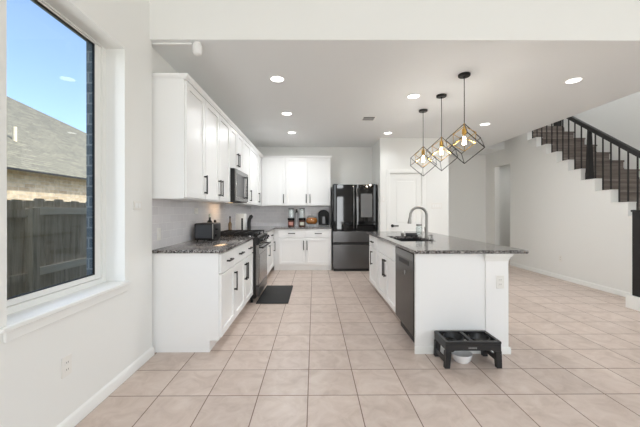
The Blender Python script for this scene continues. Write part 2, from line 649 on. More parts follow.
# staircase wall: stepped top edge, doorway near its far end
OY0, OY1, OZ = 7.09, 7.70, 2.36
pts = [(SY(1) + .2, 0), (OY0, 0), (OY0, SZ(16))]
for n in range(16, 1, -1):
    pts += [(SY(n), SZ(n)), (SY(n), SZ(n - 1))]
pts += [(SY(1) + .2, SZ(1))]
mb = MB().prism(pts, 'x', XW, XW + .12)
mb.box(XW, XW + .12, OY0, OY1, OZ, SZ(16))
mb.box(XW, XW + .12, OY1, YC, 0, SZ(16))
struct('wall_staircase', mb, 'wall')
struct('wall_closet', MB().box(XW + .12, XR, 6.9, 6.98, 0, OZ + .3).box(XW + .12, XR, 6.98, YC, OZ + .1, OZ + .2), 'wall')
RW = [(-1.9, -0.1, 0.95, 3.2)]
mb = MB()
mb.box(XR, XR + .15, YR, -2.1, 0, TZ).box(XR, XR + .15, 0.1, YC + .1, 0, TZ)
mb.box(XR, XR + .15, -2.1, 0.1, 0, 1.0).box(XR, XR + .15, -2.1, 0.1, 3.4, TZ)
struct('wall_right', mb, 'wall')
# unseen rear wall; its two wide windows are added to let daylight in
holes = [(-0.95, 0.55, 0.7, 3.1), (1.05, 1.63, 0.22, 2.08), (1.05, 1.63, 2.48, 2.72), (3.7, 5.2, 0.7, 3.1)]
mb = MB()
def rear(x0, x1, z0, z1): mb.box(x0, x1, YR - .15, YR, z0, z1)
rear(-1.6, -0.95, 0, TZ); rear(0.55, 1.05, 0, TZ); rear(1.63, 3.7, 0, TZ); rear(5.2, XR + .15, 0, TZ)
for x0, x1 in ((-0.95, 0.55), (3.7, 5.2)):
    rear(x0, x1, 0, .7); rear(x0, x1, 3.1, TZ)
rear(1.05, 1.63, 0, .22); rear(1.05, 1.63, 2.08, 2.48); rear(1.05, 1.63, 2.72, TZ)
struct('wall_rear', mb, 'wall')


def window_rear(idx, x0, x1, z0, z1, nx):
    r = sroot('window_%d' % idx, ((x0 + x1) / 2, YR - .08, z0))
    f = MB()
    w = .05
    f.box(x0, x0 + w, YR - .1, YR - .05, z0, z1).box(x1 - w, x1, YR - .1, YR - .05, z0, z1)
    f.box(x0 + w, x1 - w, YR - .1, YR - .05, z0, z0 + w).box(x0 + w, x1 - w, YR - .1, YR - .05, z1 - w, z1)
    for i in range(1, nx):
        xm = x0 + (x1 - x0) * i / nx
        f.box(xm - .02, xm + .02, YR - .095, YR - .055, z0 + w, z1 - w)
    obj('window_frame', f, 'trim', r)
    obj('glass', MB().box(x0 + w, x1 - w, YR - .079, YR - .073, z0 + w, z1 - w), 'glass', r)


for i, (x0, x1, z0, z1) in enumerate(holes):
    window_rear(i + 2, x0, x1, z0, z1, 2 if x1 - x0 > 1 else 1)
r = sroot('window_6', (XR + .08, -1.0, 1.0))
f = MB()
f.box(XR + .05, XR + .1, -2.1, -2.05, 1.0, 3.4).box(XR + .05, XR + .1, .05, .1, 1.0, 3.4).box(XR + .05, XR + .1, -1.02, -.98, 1.05, 3.35)
f.box(XR + .05, XR + .1, -2.05, .05, 1.0, 1.05).box(XR + .05, XR + .1, -2.05, .05, 3.35, 3.4)
obj('window_frame', f, 'trim', r)
obj('glass', MB().box(XR + .073, XR + .079, -2.05, .05, 1.05, 3.35), 'glass', r)

# left window: vinyl frame deep in the reveal, glass, stool
r = sroot('window_1', (XL - .15, (WY0 + WY1) / 2, WZ0))
f = MB()
fx0, fx1 = XL - .175, XL - .14
zb = WZ0 + .025
f.box(fx0, fx1, WY0, WY0 + .035, zb, WZ1 - .001).box(fx0, fx1, WY1 - .035, WY1 - .0005, zb, WZ1 - .001)
f.box(fx0, fx1, WY0 + .035, WY1 - .035, zb, zb + .035).box(fx0, fx1, WY0 + .035, WY1 - .035, WZ1 - .009, WZ1 - .001)
obj('window_frame', f, 'trim', r)
f = MB()
gx0, gx1 = fx0 + .003, fx1 - .012
a0, a1, c0, c1 = WY0 + .036, WY1 - .036, zb + .036, WZ1 - .010
f.box(gx0, gx1, a0, a0 + .05, c0, c1, .004).box(gx0, gx1, a1 - .062, a1, c0, c1, .004)
f.box(gx0, gx1, a0 + .05, a1 - .062, c0, c0 + .035, .004).box(gx0, gx1, a0 + .05, a1 - .062, c1 - .008, c1, .002)
obj('sash', f, 'trim', r)
f = MB()
a0 += .05; a1 -= .062; c0 += .035; c1 -= .008
f.box(gx0 + .004, gx1 - .002, a0, a0 + .006, c0, c1).box(gx0 + .004, gx1 - .002, a1 - .006, a1, c0, c1)
f.box(gx0 + .004, gx1 - .002, a0 + .006, a1 - .006, c0, c0 + .006).box(gx0 + .004, gx1 - .002, a0 + .006, a1 - .006, c1 - .006, c1)
obj('gasket', f, 'black', r, label='thin black gasket around the pane')
obj('glass', MB().box(gx0 + .006, gx0 + .011, a0 + .006, a1 - .006, c0 + .006, c1 - .006), 'glass', r)
mb = MB().box(fx0, XL, WY0 + .001, WY1 - .001, WZ0, WZ0 + .025)
mb.box(XL, XL + .028, WY0 - .045, WY1 + .03, WZ0, WZ0 + .025, .005)
obj('window_sill', mb, 'trim', r)
obj('apron', MB().box(XL, XL + .014, WY0 - .02, WY1 + .01, WZ0 - .05, WZ0, .003), 'wall', r)


# baseboards
def base_x(name, x, s, y0, y1):
    """baseboard on a wall face x, projecting in direction s."""
    p = [(x, 0), (x + s * .014, 0), (x + s * .014, .062), (x + s * .008, .074), (x, .08)]
    struct(name, MB().prism(p, 'y', y0, y1), 'trim')


def base_y(name, y, s, x0, x1):
    p = [(y, 0), (y + s * .014, 0), (y + s * .014, .062), (y + s * .008, .074), (y, .08)]
    struct(name, MB().prism(p, 'x', x0, x1), 'trim')


base_x('baseboard_left', XL, 1, YR, YH + .03)
base_y('baseboard_left_return', YH + .03, 1, XK, XL + .014)
base_x('baseboard_staircase', XW, -1, 3.995, OY0)
base_x('baseboard_staircase_end', XW, -1, OY1, YC - .014)
base_y('baseboard_corridor', YC, -1, XP, XW)
base_x('baseboard_pantry_side', XP, 1, YP - .014, YC - .014)
base_y('baseboard_pantry_right', YP, -1, DX1 + .06, XP)
base_y('baseboard_pantry_left', YP, -1, XA, DX0 - .06)

# pantry door and casing
r = sroot('door_1', (DX0, YP, 0))
y0 = YP + .02
mb = MB()
st = .105
mb.box(DX0 + .003, DX0 + st, y0, y0 + .035, .008, DZ - .004).box(DX1 - st, DX1 - .003, y0, y0 + .035, .008, DZ - .004)
for a, b in ((.008, .22), (.80, .98), (DZ - .12, DZ - .004)):
    mb.box(DX0 + st, DX1 - st, y0, y0 + .035, a, b)
mb.box(DX0 + st, DX1 - st, y0 + .012, y0 + .03, .22, .80).box(DX0 + st, DX1 - st, y0 + .012, y0 + .03, .98, DZ - .12)
for a, b in ((.22, .80), (.98, DZ - .12)):
    mb.box(DX0 + st + .045, DX1 - st - .045, y0 + .004, y0 + .012, a + .045, b - .045, .004)
leaf = obj('door_leaf', mb, 'trim', r)
mb = MB().cyl((DX0 + .06, y0, .957), (DX0 + .06, y0 - .012, .957), .030)
mb.cyl((DX0 + .06, y0 - .012, .957), (DX0 + .06, y0 - .045, .957), .012)
mb.box(DX0 + .05, DX0 + .175, y0 - .058, y0 - .043, .945, .969, .005)
obj('door_handle', mb, 'black', leaf, label='black lever handle')
r2 = sroot('trim_1', (DX0, YP, 0))
mb = MB()
cw = .062
mb.box(DX0 - cw, DX0 + .002, YP - .016, YP, 0, DZ + cw, .004).box(DX1 - .002, DX1 + cw, YP - .016, YP, 0, DZ + cw, .004)
mb.box(DX0 + .002, DX1 - .002, YP - .016, YP, DZ - .002, DZ + cw, .004)
obj('door_casing', mb, 'trim', r2)

# tiled backsplash
struct('wall_backsplash_left', MB().box(XK, XK + .006, YH + .09, YB, .90, 1.40), 'splash_l')
struct('wall_backsplash_back', MB().box(XK + .006, .375, YB - .006, YB, .90, 1.40), 'splash_b')

# ------------------------------------------------------------------ outside the left window
struct('ground', MB().box(-40, -1.6, -20, 60, -.6, -.35).box(-1.6, 30, -30, -4.2, -.6, -.35), 'soil')
mb = MB()
bx0, bx1 = -1.672, -1.61
by0, by1, bz0, bz1 = WY0 - .03, WY1 - .040, WZ0 - .02, WZ1 + .03
mb.box(bx0, bx1, -4.2, by0, -.4, TZ).box(bx0, bx1, by1, 8.3, -.4, TZ)
mb.box(bx0, bx1, by0, by1, -.4, bz0).box(bx0, bx1, by0, by1, bz1, TZ)
struct('wall_exterior', mb, 'brick')
XF = -3.3
t = thing('wooden_fence', 'weathered grey wooden board fence outside the window', 'fence', (XF, 3, -.35))
k = 0
y = -0.5
while y < 14:
    w = .135 + random.uniform(-.006, .006)
    h = 1.400 + random.uniform(-.018, .018)
    if k < 95:
        mb = MB().prism([(y, -.35), (y + w, -.35), (y + w, h - .014), (y + w - .016, h), (y + .016, h), (y, h - .014)], 'x', XF - .02 + random.uniform(-.004, .004), XF)
        obj('board', mb, 'fence', t)
    y += w + .004
    k += 1
for zz in (.50, 1.22):
    obj('rail', MB().box(XF, XF + .04, 3.62 if zz > 1 else 3.62, 14, zz, zz + .09), 'fence_rail', t)
    obj('rail', MB().box(XF, XF + .04, -.5, 3.52, zz - .03, zz + .06), 'fence', t)
for yy in (1.2, 3.57, 6.0, 8.4, 10.8):
    obj('post', MB().box(XF, XF + .09, yy - .045, yy + .045, -.35, 1.30), 'fence', t)

XV = -8.0
t = thing('neighbour_house', 'neighbouring house with brown shingle hip roof over tan masonry', 'house', (XV - 3, 12, -.35))
mb = MB()
ez = 2.42
mb.box(XV - 9, XV - .38, -6, 26.5, -.35, ez)
obj('wall', mb, 'stone', t)
bm = MB()
V = lambda *c: bm.bm.verts.new(c)
# hip roof: eave along Y, hip running up from the far corner
e0, e1 = V(XV, -7, ez), V(XV, 28, ez)
top1 = V(-13.75, 13.6, ez + .70 * 5.75)
top0 = V(-13.75, -7, ez + .70 * 5.75)
b0, b1 = V(-19.5, -7, ez), V(-19.5, 28, ez)
bm.bm.faces.new((e0, e1, top1, top0)); bm.bm.faces.new((e1, b1, top1)); bm.bm.faces.new((b1, b0, top0, top1))
bm.bm.faces.new((e0, top0, b0)); bm.bm.faces.new((e0, b0, b1, e1))
bmesh.ops.recalc_face_normals(bm.bm, faces=bm.bm.faces[:])
obj('roof', bm, 'shingle', t)
mb = MB().box(XV - .03, XV - .005, -7, 28, ez - .05, ez + .0)
obj('fascia', mb, 'iron', t)  # fascia coloured black to paint the shadow band under the eave
mb = MB().cyl((-9.6, 9.9, ez + .9), (-9.6, 9.9, ez + 1.55), .06)
mb.box(-9.95, -9.65, 9.8, 10.0, ez + 1.05, ez + 1.14)
obj('vent_pipe', mb, 'fence_rail', t)


# ------------------------------------------------------------------ cabinets
class Frame:
    """a run of cabinets: a = along the run, b = out of the face, z = up; axis-aligned."""
    def __init__(self, o, along, out):
        self.o, self.al, self.out = Vector(o), Vector(along), Vector(out)

    def p(self, a, b, z):
        v = self.o + self.al * a + self.out * b
        return Vector((v.x, v.y, z))

    def box(self, mb, a0, a1, b0, b1, z0, z1, bev=0.0):
        p, q = self.p(a0, b0, z0), self.p(a1, b1, z1)
        return mb.box(p.x, q.x, p.y, q.y, z0, z1, bev)


def shaker(fr, a0, a1, z0, z1, rail=.057):
    mb = MB()
    t = .021
    fr.box(mb, a0, a0 + rail, 0, t, z0, z1, .001)
    fr.box(mb, a1 - rail, a1, 0, t, z0, z1, .0015)
    fr.box(mb, a0 + rail, a1 - rail, 0, t, z0, z0 + rail, .0015)
    fr.box(mb, a0 + rail, a1 - rail, 0, t, z1 - rail, z1, .0015)
    fr.box(mb, a0 + rail - .004, a1 - rail + .004, 0, .006, z0 + rail - .004, z1 - rail + .004)
    return mb


def slab(fr, a0, a1, z0, z1):
    return fr.box(MB(), a0, a1, 0, .02, z0, z1, .002)


def pull(fr, a, z, vertical=True, ln=.16, b=.02):
    mb = MB()
    w = .015
    if vertical:
        fr.box(mb, a - w / 2, a + w / 2, b + .024, b + .036, z - ln / 2, z + ln / 2, .002)
        for s in (-1, 1):
            zz = z + s * (ln / 2 - .014)
            fr.box(mb, a - w / 2, a + w / 2, b, b + .025, zz - w / 2, zz + w / 2)
    else:
        fr.box(mb, a - ln / 2, a + ln / 2, b + .024, b + .036, z - w / 2, z + w / 2, .002)
        for s in (-1, 1):
            aa = a + s * (ln / 2 - .014)
            fr.box(mb, aa - w / 2, aa + w / 2, b, b + .025, z - w / 2, z + w / 2)
    return mb


def base_cabinet(fr, a0, a1, depth, fronts, label, z1=.884, well=None, toe=.082):
    root = thing('base_cabinet', label, 'cabinet', fr.p((a0 + a1) / 2, -depth / 2, 0))
    mb = MB()
    if well:
        p0, p1, q0, q1, zw = well
        fr.box(mb, a0, a1, -depth, 0, .105, zw)
        fr.box(mb, a0, p0, -depth, 0, zw, z1)
        fr.box(mb, p1, a1, -depth, 0, zw, z1)
        fr.box(mb, p0, p1, -q0, 0, zw, z1)
        fr.box(mb, p0, p1, -depth, -q1, zw, z1)
    else:
        fr.box(mb, a0, a1, -depth, 0, .105, z1)
    obj('carcass', mb, 'cab', root)
    mb = MB()
    fr.box(mb, a0, a1, -depth, -toe, 0, .105)
    obj('toe_kick', mb, 'cab', root)
    add_fronts(fr, fronts, root)
    return root


def add_fronts(fr, fronts, root):
    for f in fronts:
        kind, x0, x1, z0, z1 = f[:5]
        if kind == 'door':
            d = obj('door', shaker(fr, x0, x1, z0, z1), 'cab', root)
        elif kind == 'drawer':
            d = obj('drawer', slab(fr, x0, x1, z0, z1), 'cab', root)
        else:
            d = obj('false_front', slab(fr, x0, x1, z0, z1), 'cab', root)
        if len(f) > 5 and f[5]:
            ha, hz, vert, ln = f[5]
            obj('handle', pull(fr, ha, hz, vert, ln), 'pull', d, label='dark bar pull')


def dd(a0, a1, side, dz=(.125, .685), wz=(.70, .872), ln=.2):
    """a drawer above a door; the pull sits on the given side."""
    g = .006
    h = a1 - .035 if side == 'r' else a0 + .035 if side == 'l' else side
    return [('door', a0 + g, a1 - g, dz[0], dz[1], (h, dz[1] - .15, True, ln)),
            ('drawer', a0 + g, a1 - g, wz[0], wz[1], ((a0 + a1) / 2, (wz[0] + wz[1]) / 2, False, .15))]


FL = Frame((-.852, 0, 0), (0, 1, 0), (1, 0, 0))            # left run, a = world Y
DEP = abs(XK - (-.852)) - .008
YE = 2.745
base_cabinet(FL, YE, 3.24, DEP, dd(YE + .012, 3.24, 'r'),
             'white base cabinet with exposed end panel under the near counter end')
base_cabinet(FL, 3.241, 4.195, DEP, dd(3.241, 3.715, 'r') + dd(3.721, 4.195, 'l'),
             'white two-door base cabinet directly in front of the cooking range')
base_cabinet(FL, 4.975, 5.66, DEP, dd(4.975, 5.66, 'r'),
             'white base cabinet right behind the cooking range along the side wall')
base_cabinet(FL, 5.661, 6.46, DEP, dd(5.661, 6.36, 'r'),
             'white base cabinet in the inner kitchen corner beside the back run')
FB = Frame((0, 6.52, 0), (1, 0, 0), (0, -1, 0))           # back run, a = world X
base_cabinet(FB, -.850, .372, YB - 6.52 - .008, dd(-.76, -.186, 'r') + dd(-.184, .365, 'l'),
             'white two-door base cabinet on the back wall left of the fridge', toe=.02)

# upper cabinets
UZ0, UZ1 = 1.372, 2.438
FUL = Frame((-1.16, 0, 0), (0, 1, 0), (1, 0, 0))
UD = abs(XK + 1.16) - .002


def upper_cabinet(fr, a0, a1, depth, doors, label, z0=UZ0, z1=UZ1, x_extra=None):
    root = thing('wall_cabinet', label, 'cabinet', fr.p((a0 + a1) / 2, -depth, z0))
    mb = MB()
    fr.box(mb, a0, a1, -depth, 0, z0, z1)
    obj('carcass', mb, 'cab', root)
    g = .006
    fronts = []
    for x0, x1, side in doors:
        h = x1 - .04 if side == 'r' else x0 + .04
        fronts.append(('door', x0 + g, x1 - g, z0 + .012, z1 - .008, (h, z0 + .162, True, .195)))
    add_fronts(fr, fronts, root)
    return root


upper_cabinet(FUL, YE, 3.24, UD, [(YE + .012, 3.24, 'r')],
              'white wall cabinet at the near end with exposed side panel')
upper_cabinet(FUL, 3.241, 4.195, UD, [(3.241, 3.717, 'r'), (3.719, 4.195, 'l')],
              'white two-door wall cabinet between the end cabinet and the microwave')
upper_cabinet(FUL, 4.196, 4.974, UD, [(4.196, 4.584, 'r'), (4.586, 4.974, 'l')],
              'short white wall cabinet directly above the microwave', z0=1.851)
upper_cabinet(FUL, 4.975, 5.52, UD, [(4.975, 5.52, 'r')],
              'white wall cabinet directly past the microwave on the side wall')
upper_cabinet(FUL, 5.521, 6.79, UD, [(5.521, 6.36, 'r')],
              'white wall cabinet in the far corner of the side wall')
FUB = Frame((0, 6.81, 0), (1, 0, 0), (0, -1, 0))
UBD = YB - 6.81 - .002
upper_cabinet(FUB, -1.158, -.63, UBD, [(-1.075, -.63, 'r')],
              'single-door white wall cabinet on the back wall beside the corner')
upper_cabinet(FUB, -.629, .376, UBD, [(-.629, -.1305, 'r'), (-.1285, .37, 'l')],
              'two-door white wall cabinet on the back wall above the coffee maker')
# crown moulding along the cabinets
xf, yf = -1.16 + .02, 6.81 - .02
zc = UZ1
bm = MB()
prof = [(-.02, 0), (.004, 0), (.005, .010), (.010, .013), (.024, .034), (.024, .044), (-.02, .044)]
path = [((XK + .002, YE), (0, -1)), ((xf, YE), (1, -1)), ((xf, yf), (1, -1)), ((.376, yf), (1, -1)), ((.376, YB - .002), (1, 0))]
rings = []
for (px, py), (nx, ny) in path:
    rings.append([bm.bm.verts.new((px + nx * d, py + ny * d, zc + h)) for d, h in prof])
bm.loft(rings)
bm.box(XK + .002, xf - .02, YE + .02, YB - .002, zc, zc + .012)
bm.box(xf - .02, .356, yf + .02, YB - .002, zc, zc + .012)
struct('trim_2', bm, 'cab')

# ------------------------------------------------------------------ worktops
def counter_box(mb, x0, x1, y0, y1, bev=.006):
    return mb.box(x0, x1, y0, y1, .8845, .9145, bev, 2)


XCF = -.815
t = obj('worktop', counter_box(MB(), XK + .007, XCF, YE - .018, 4.196), 'granite', loc=(-1.1, 3.4, .884))
t['label'] = 'speckled grey granite worktop with the toaster on it'; t['category'] = 'worktop'
mb = MB().prism([(XK + .007, 4.974), (XCF, 4.974), (XCF, 6.475), (.374, 6.475), (.374, YB - .007), (XK + .007, YB - .007)], 'z', .8845, .9145, .005)
t = obj('worktop', mb, 'granite', loc=(-.5, 6.7, .884))
t['label'] = 'L-shaped grey granite worktop in the far corner with the coffee maker'; t['category'] = 'worktop'

# ------------------------------------------------------------------ island
IX0, IX1 = .905, 1.715
IY0, IY1 = 2.71, 5.10
FI = Frame((IX0 + .02, 0, 0), (0, 1, 0), (-1, 0, 0))
IDEP = .55
base_cabinet(FI, 3.385, 4.385, IDEP,
             [('false', 3.39, 4.38, .70, .872, None),
              ('door', 3.39, 3.883, .125, .685, (3.845, .54, True, .215)),
              ('door', 3.887, 4.38, .125, .685, (3.925, .54, True, .215))],
             'white two-door sink cabinet in the island behind the dishwasher', well=(3.45, 4.22, .046, .49, .66))
base_cabinet(FI, 4.386, IY1, IDEP, dd(4.42, 5.02, 4.75, ln=.21),
             'white island cabinet at the far end near the fridge')
# the two ends of the body and the wall along the seating side are one built piece
root = thing('island_end_panel', 'white island end and seating-side half wall behind the pet feeder', 'island panel', (1.4, IY0, 0))
obj('end_panel', MB().box(.900, 1.515, IY0, IY0 + .035, 0, .884), 'cab', root)
mb = MB().box(1.515, IX1, IY0 - .012, IY1, 0, .884)
obj('half_wall', mb, 'cab', root)
def skirt(mb, x0, x1, y0):
    return mb.prism([(y0, 0), (y0 - .014, 0), (y0 - .014, .045), (y0 - .006, .058), (y0, .06)], 'x', x0, x1)
mb = skirt(MB(), .888, 1.515, IY0)
obj('skirting', mb, 'trim', root)
mb = skirt(MB(), 1.513, IX1 + .014, IY0 - .012)
mb.prism([(IX1, 0), (IX1 + .014, 0), (IX1 + .014, .045), (IX1 + .006, .058), (IX1, .06)], 'y', IY0 - .012, IY1)
obj('skirting', mb, 'trim', root)
mb = MB()
rr = []
for d, z in ((0, .815), (.004, .822), (.006, .835), (.012, .85), (.026, .868), (.028, .884)):
    rr.append([mb.bm.verts.new(c) for c in ((1.507 - d * .3, IY0 - .012 - d, z), (IX1 + d, IY0 - .012 - d, z), (IX1 + d, IY1, z), (1.507 - d * .3, IY1, z))])
mb.loft(rr)
obj('cap_moulding', mb, 'trim', root)
for yy in (3.3, 4.5):
    mb = MB().prism([(IX1, .884), (IX1 + .115, .884), (IX1 + .115, .855), (IX1 + .085, .835), (IX1 + .05, .79), (IX1 + .03, .72), (IX1, .68)], 'y', yy - .035, yy + .035)
    obj('corbel', mb, 'cab', root)
# worktop with a cut-out for the sink
SX0, SX1, SYA, SYB = .99, 1.392, 3.47, 4.20
mb = MB()
X0, X1, Y0, Y1 = .872, 1.875, 2.672, 5.15
zl, zh = .8845, .9145
def rect(x0, x1, y0, y1, z): return [mb.bm.verts.new(c) for c in ((x0, y0, z), (x1, y0, z), (x1, y1, z), (x0, y1, z))]
e = .006
ot = rect(X0 + e, X1 - e, Y0 + e, Y1 - e, zh); om = rect(X0, X1, Y0, Y1, zh - e)
ol = rect(X0, X1, Y0, Y1, zl + e); ob = rect(X0 + e, X1 - e, Y0 + e, Y1 - e, zl)
it = rect(SX0, SX1, SYA, SYB, zh); ib = rect(SX0, SX1, SYA, SYB, zl)
fs = []
for a, b in ((it, ot), (ot, om), (om, ol), (ol, ob), (ob, ib), (ib, it)):
    for i in range(4):
        j = (i + 1) % 4
        fs.append(mb.bm.faces.new((a[i], a[j], b[j], b[i])))
bmesh.ops.recalc_face_normals(mb.bm, faces=fs)
t = obj('island_worktop', mb, 'granite', loc=(1.37, 3.9, .884))
t['label'] = 'large speckled grey granite island worktop overhanging to the right'; t['category'] = 'worktop'

# sink
root = thing('sink', 'black undermount double sink set in the island worktop', 'sink', (1.18, 3.85, .68))
mb = MB()
w = .012
zb = .69
x0, x1, y0, y1 = SX0 - .004, SX1 + .004, SYA - .004, SYB + .004
mb.box(x0 - w, x0, y0 - w, y1 + w, zb, zl).box(x1, x1 + w, y0 - w, y1 + w, zb, zl)
mb.box(x0, x1, y0 - w, y0, zb, zl).box(x0, x1, y1, y1 + w, zb, zl)
mb.box(x0 - w, x1 + w, y0 - w, y1 + w, zb - .012, zb)
mb.box(x0, x1, 3.84, 3.86, zb, zl - .03, .004)
obj('basin', mb, 'sink', root)
for yy in (3.68, 4.03):
    obj('drain', MB().lathe([(0, zb), (.045, zb), (.045, zb + .004), (.03, zb + .002), (0, zb + .002)], (1.18, yy, 0)), 'nickel', root)

# faucet
fx, fy = 1.435, 3.90
root = thing('faucet', 'tall gooseneck faucet in brushed nickel behind the sink', 'faucet', (fx, fy, .9145))
mb = MB().lathe([(0, .9145), (.030, .9145), (.030, .922), (.024, .932), (.020, .955), (.019, 1.0), (.016, 1.02), (0, 1.02)], (fx, fy, 0))
obj('base', mb, 'nickel', root)
pts = [(fx, fy, 1.0), (fx, fy, 1.20)]
rad = .105
for i in range(1, 15):
    a = math.pi * i / 14 * 1.02
    pts.append((fx - rad + rad * math.cos(a), fy, 1.20 + rad * math.sin(a)))
pts.append((pts[-1][0] - .004, fy, pts[-1][2] - .03))
obj('spout', MB().tube(pts, .0165, 14), 'nickel', root)
ex, ez2 = pts[-1][0], pts[-1][2]
mb = MB().tube([(ex, fy, ez2 + .01), (ex - .003, fy, ez2 - .02), (ex - .006, fy, ez2 - .055), (ex - .007, fy, ez2 - .066)], [.017, .020, .025, .023], 16)
obj('spray_head', mb, 'nickel', root)
mb = MB().cyl((fx, fy, .985), (fx, fy + .045, .985), .012)
mb.tube([(fx, fy + .04, .985), (fx, fy + .055, 1.0), (fx, fy + .075, 1.05)], [.010, .008, .006], 10)
obj('lever', mb, 'nickel', root)

# dishwasher
DY0, DY1 = 2.762, 3.378
root = thing('dishwasher', 'black stainless dishwasher in the island end beside the white panel', 'dishwasher', (1.2, 3.07, 0))
fx = IX0 + .02
obj('body', MB().box(fx, fx + .55, DY0, DY1, .10, .882), 'black', root)
d = obj('door', MB().box(fx - .028, fx - .001, DY0, DY1, .12, .872, .004), 'wsteel', root)
obj('control_strip', MB().box(fx - .0305, fx - .028, DY0 + .002, DY1 - .002, .80, .868), 'blackgloss', d)
mb = MB().box(fx - .029, fx - .026, DY0 + .14, DY1 - .14, .735, .782, .0008)
obj('pocket_handle', mb, 'black', d)
mb = MB()
ang = [2 * math.pi * i / 20 for i in range(20)]
mb.cyl((fx - .032, 3.02, .655), (fx - .028, 3.02, .655), .022, n=20)
obj('badge', mb, 'grease', d, label='round grey badge')
obj('toe_kick', MB().box(fx + .03, fx + .5, DY0, DY1, 0, .10), 'black', root)

# things around the sink
root = thing('glass_jar', 'clear glass jar with metal lid behind the sink', 'jar', (1.465, 4.27, .9145))
cx, cy, cz = 1.465, 4.27, .9146
obj('jar_body', MB().lathe([(0, cz), (.040, cz), (.043, cz + .01), (.043, cz + .11), (.036, cz + .135), (.036, cz + .15), (.033, cz + .15), (.033, cz + .132), (.039, cz + .108), (.039, cz + .012), (0, cz + .008)], (cx, cy, 0)), 'jar', root)
obj('lid', MB().lathe([(.0385, cz + .138), (.040, cz + .14), (.040, cz + .158), (.037, cz + .162), (0, cz + .162)], (cx, cy, 0)), 'nickel', root)
root = thing('sponge_caddy', 'low black sponge caddy on the rear edge of the sink', 'caddy', (1.30, 4.225, .9145))
mb = MB().box(1.26, 1.415, 4.205, 4.225, .9147, .955, .003).box(1.26, 1.415, 4.165, 4.206, .9147, .935, .002)
obj('tray', mb, 'plastic', root)
root = thing('soap_pump', 'short nickel soap pump on the worktop right of the faucet', 'soap dispenser', (1.44, 3.74, .9145))
obj('base', MB().lathe([(0, .9146), (.021, .9146), (.021, .922), (.014, .928), (.013, .952), (0, .952)], (1.44, 3.74, 0)), 'nickel', root)
obj('nozzle', MB().cyl((1.44, 3.74, .95), (1.44, 3.74, .972), .016).cyl((1.44, 3.74, .963), (1.375, 3.74, .958), .006), 'nickel', root)
root = thing('dish_soap_bottle', 'small clear soap bottle beside the sink rim', 'bottle', (1.245, 4.26, .9145))
obj('bottle_body', MB().lathe([(0, .9146), (.022, .9146), (.024, .92), (.024, .955), (.012, .968), (0, .968)], (1.225, 4.235, 0)), 'steel', root)
obj('cap', MB().cyl((1.225, 4.235, .967), (1.225, 4.235, .982), .010), 'whiteplastic', root)

# ------------------------------------------------------------------ range
root = thing('cooking_range', 'black and steel gas range between the side-wall base cabinets', 'range', (-1.12, 4.585, 0))
gy0, gy1 = 4.2, 4.97
gx = -.80
obj('body', MB().box(XK + .01, gx, gy0, gy1, .06, .90, .004), 'black', root)
obj('cooktop', MB().box(XK + .008, gx + .03, gy0 + .001, gy1 - .001, .90, .922, .005), 'blackgloss', root)
obj('oven_door', MB().box(gx, gx + .045, gy0 + .012, gy1 - .012, .24, .80, .006), 'msteel', root)
obj('door_window', MB().box(gx + .045, gx + .048, gy0 + .07, gy1 - .07, .33, .66, .001), 'msteel', root)
mb = MB().cyl((gx + .095, gy0 + .03, .755), (gx + .095, gy1 - .03, .755), .013)
for yy in (gy0 + .06, gy1 - .06):
    mb.box(gx + .04, gx + .095, yy - .012, yy + .012, .745, .765, .003)
obj('oven_handle', mb, 'black', root)
obj('storage_drawer', MB().box(gx, gx + .042, gy0 + .012, gy1 - .012, .085, .23, .006), 'dsteel', root)
mb = MB().prism([(gx, .81), (gx + .05, .81), (gx + .062, .83), (gx + .045, .90), (gx, .905)], 'y', gy0 + .002, gy1 - .002)
obj('control_panel', mb, 'black', root)
for i in range(5):
    yy = gy0 + .1 + i * (gy1 - gy0 - .2) / 4
    obj('knob', MB().cyl((gx + .052, yy, .862), (gx + .092, yy, .868), .024, .019, 18), 'blackgloss', root)
for yy in (gy0 + .02, (gy0 + gy1) / 2 + .012):
    y0, y1 = yy, yy + (gy1 - gy0) / 2 - .03
    mb = MB()
    xa, xb = XK + .06, gx - .01
    z = .958
    for i in range(5):
        xx = xa + (xb - xa) * i / 4
        mb.box(xx - .007, xx + .007, y0, y1, z - .012, z)
    for i in range(3):
        yv = y0 + (y1 - y0) * i / 2
        yv = min(max(yv, y0 + .007), y1 - .007)
        mb.box(xa - .006, xb + .006, yv - .007, yv + .007, z - .014, z - .001)
    for xx in (xa, xb):
        for yv in (y0 + .01, y1 - .01):
            mb.box(xx - .008, xx + .008, yv - .008, yv + .008, .922, z - .01)
    obj('grate', mb, 'castiron', root)
for xx in (-1.30, -1.0):
    for yy in (4.4, 4.77):
        obj('burner', MB().lathe([(0, .922), (.05, .922), (.048, .932), (.036, .934), (.034, .943), (0, .943)], (xx, yy, 0)), 'castiron', root)
for xx in (XK + .06, gx - .06):
    for yy in (gy0 + .05, gy1 - .05):
        obj('foot', MB().cyl((xx, yy, 0), (xx, yy, .062), .018), 'black', root)

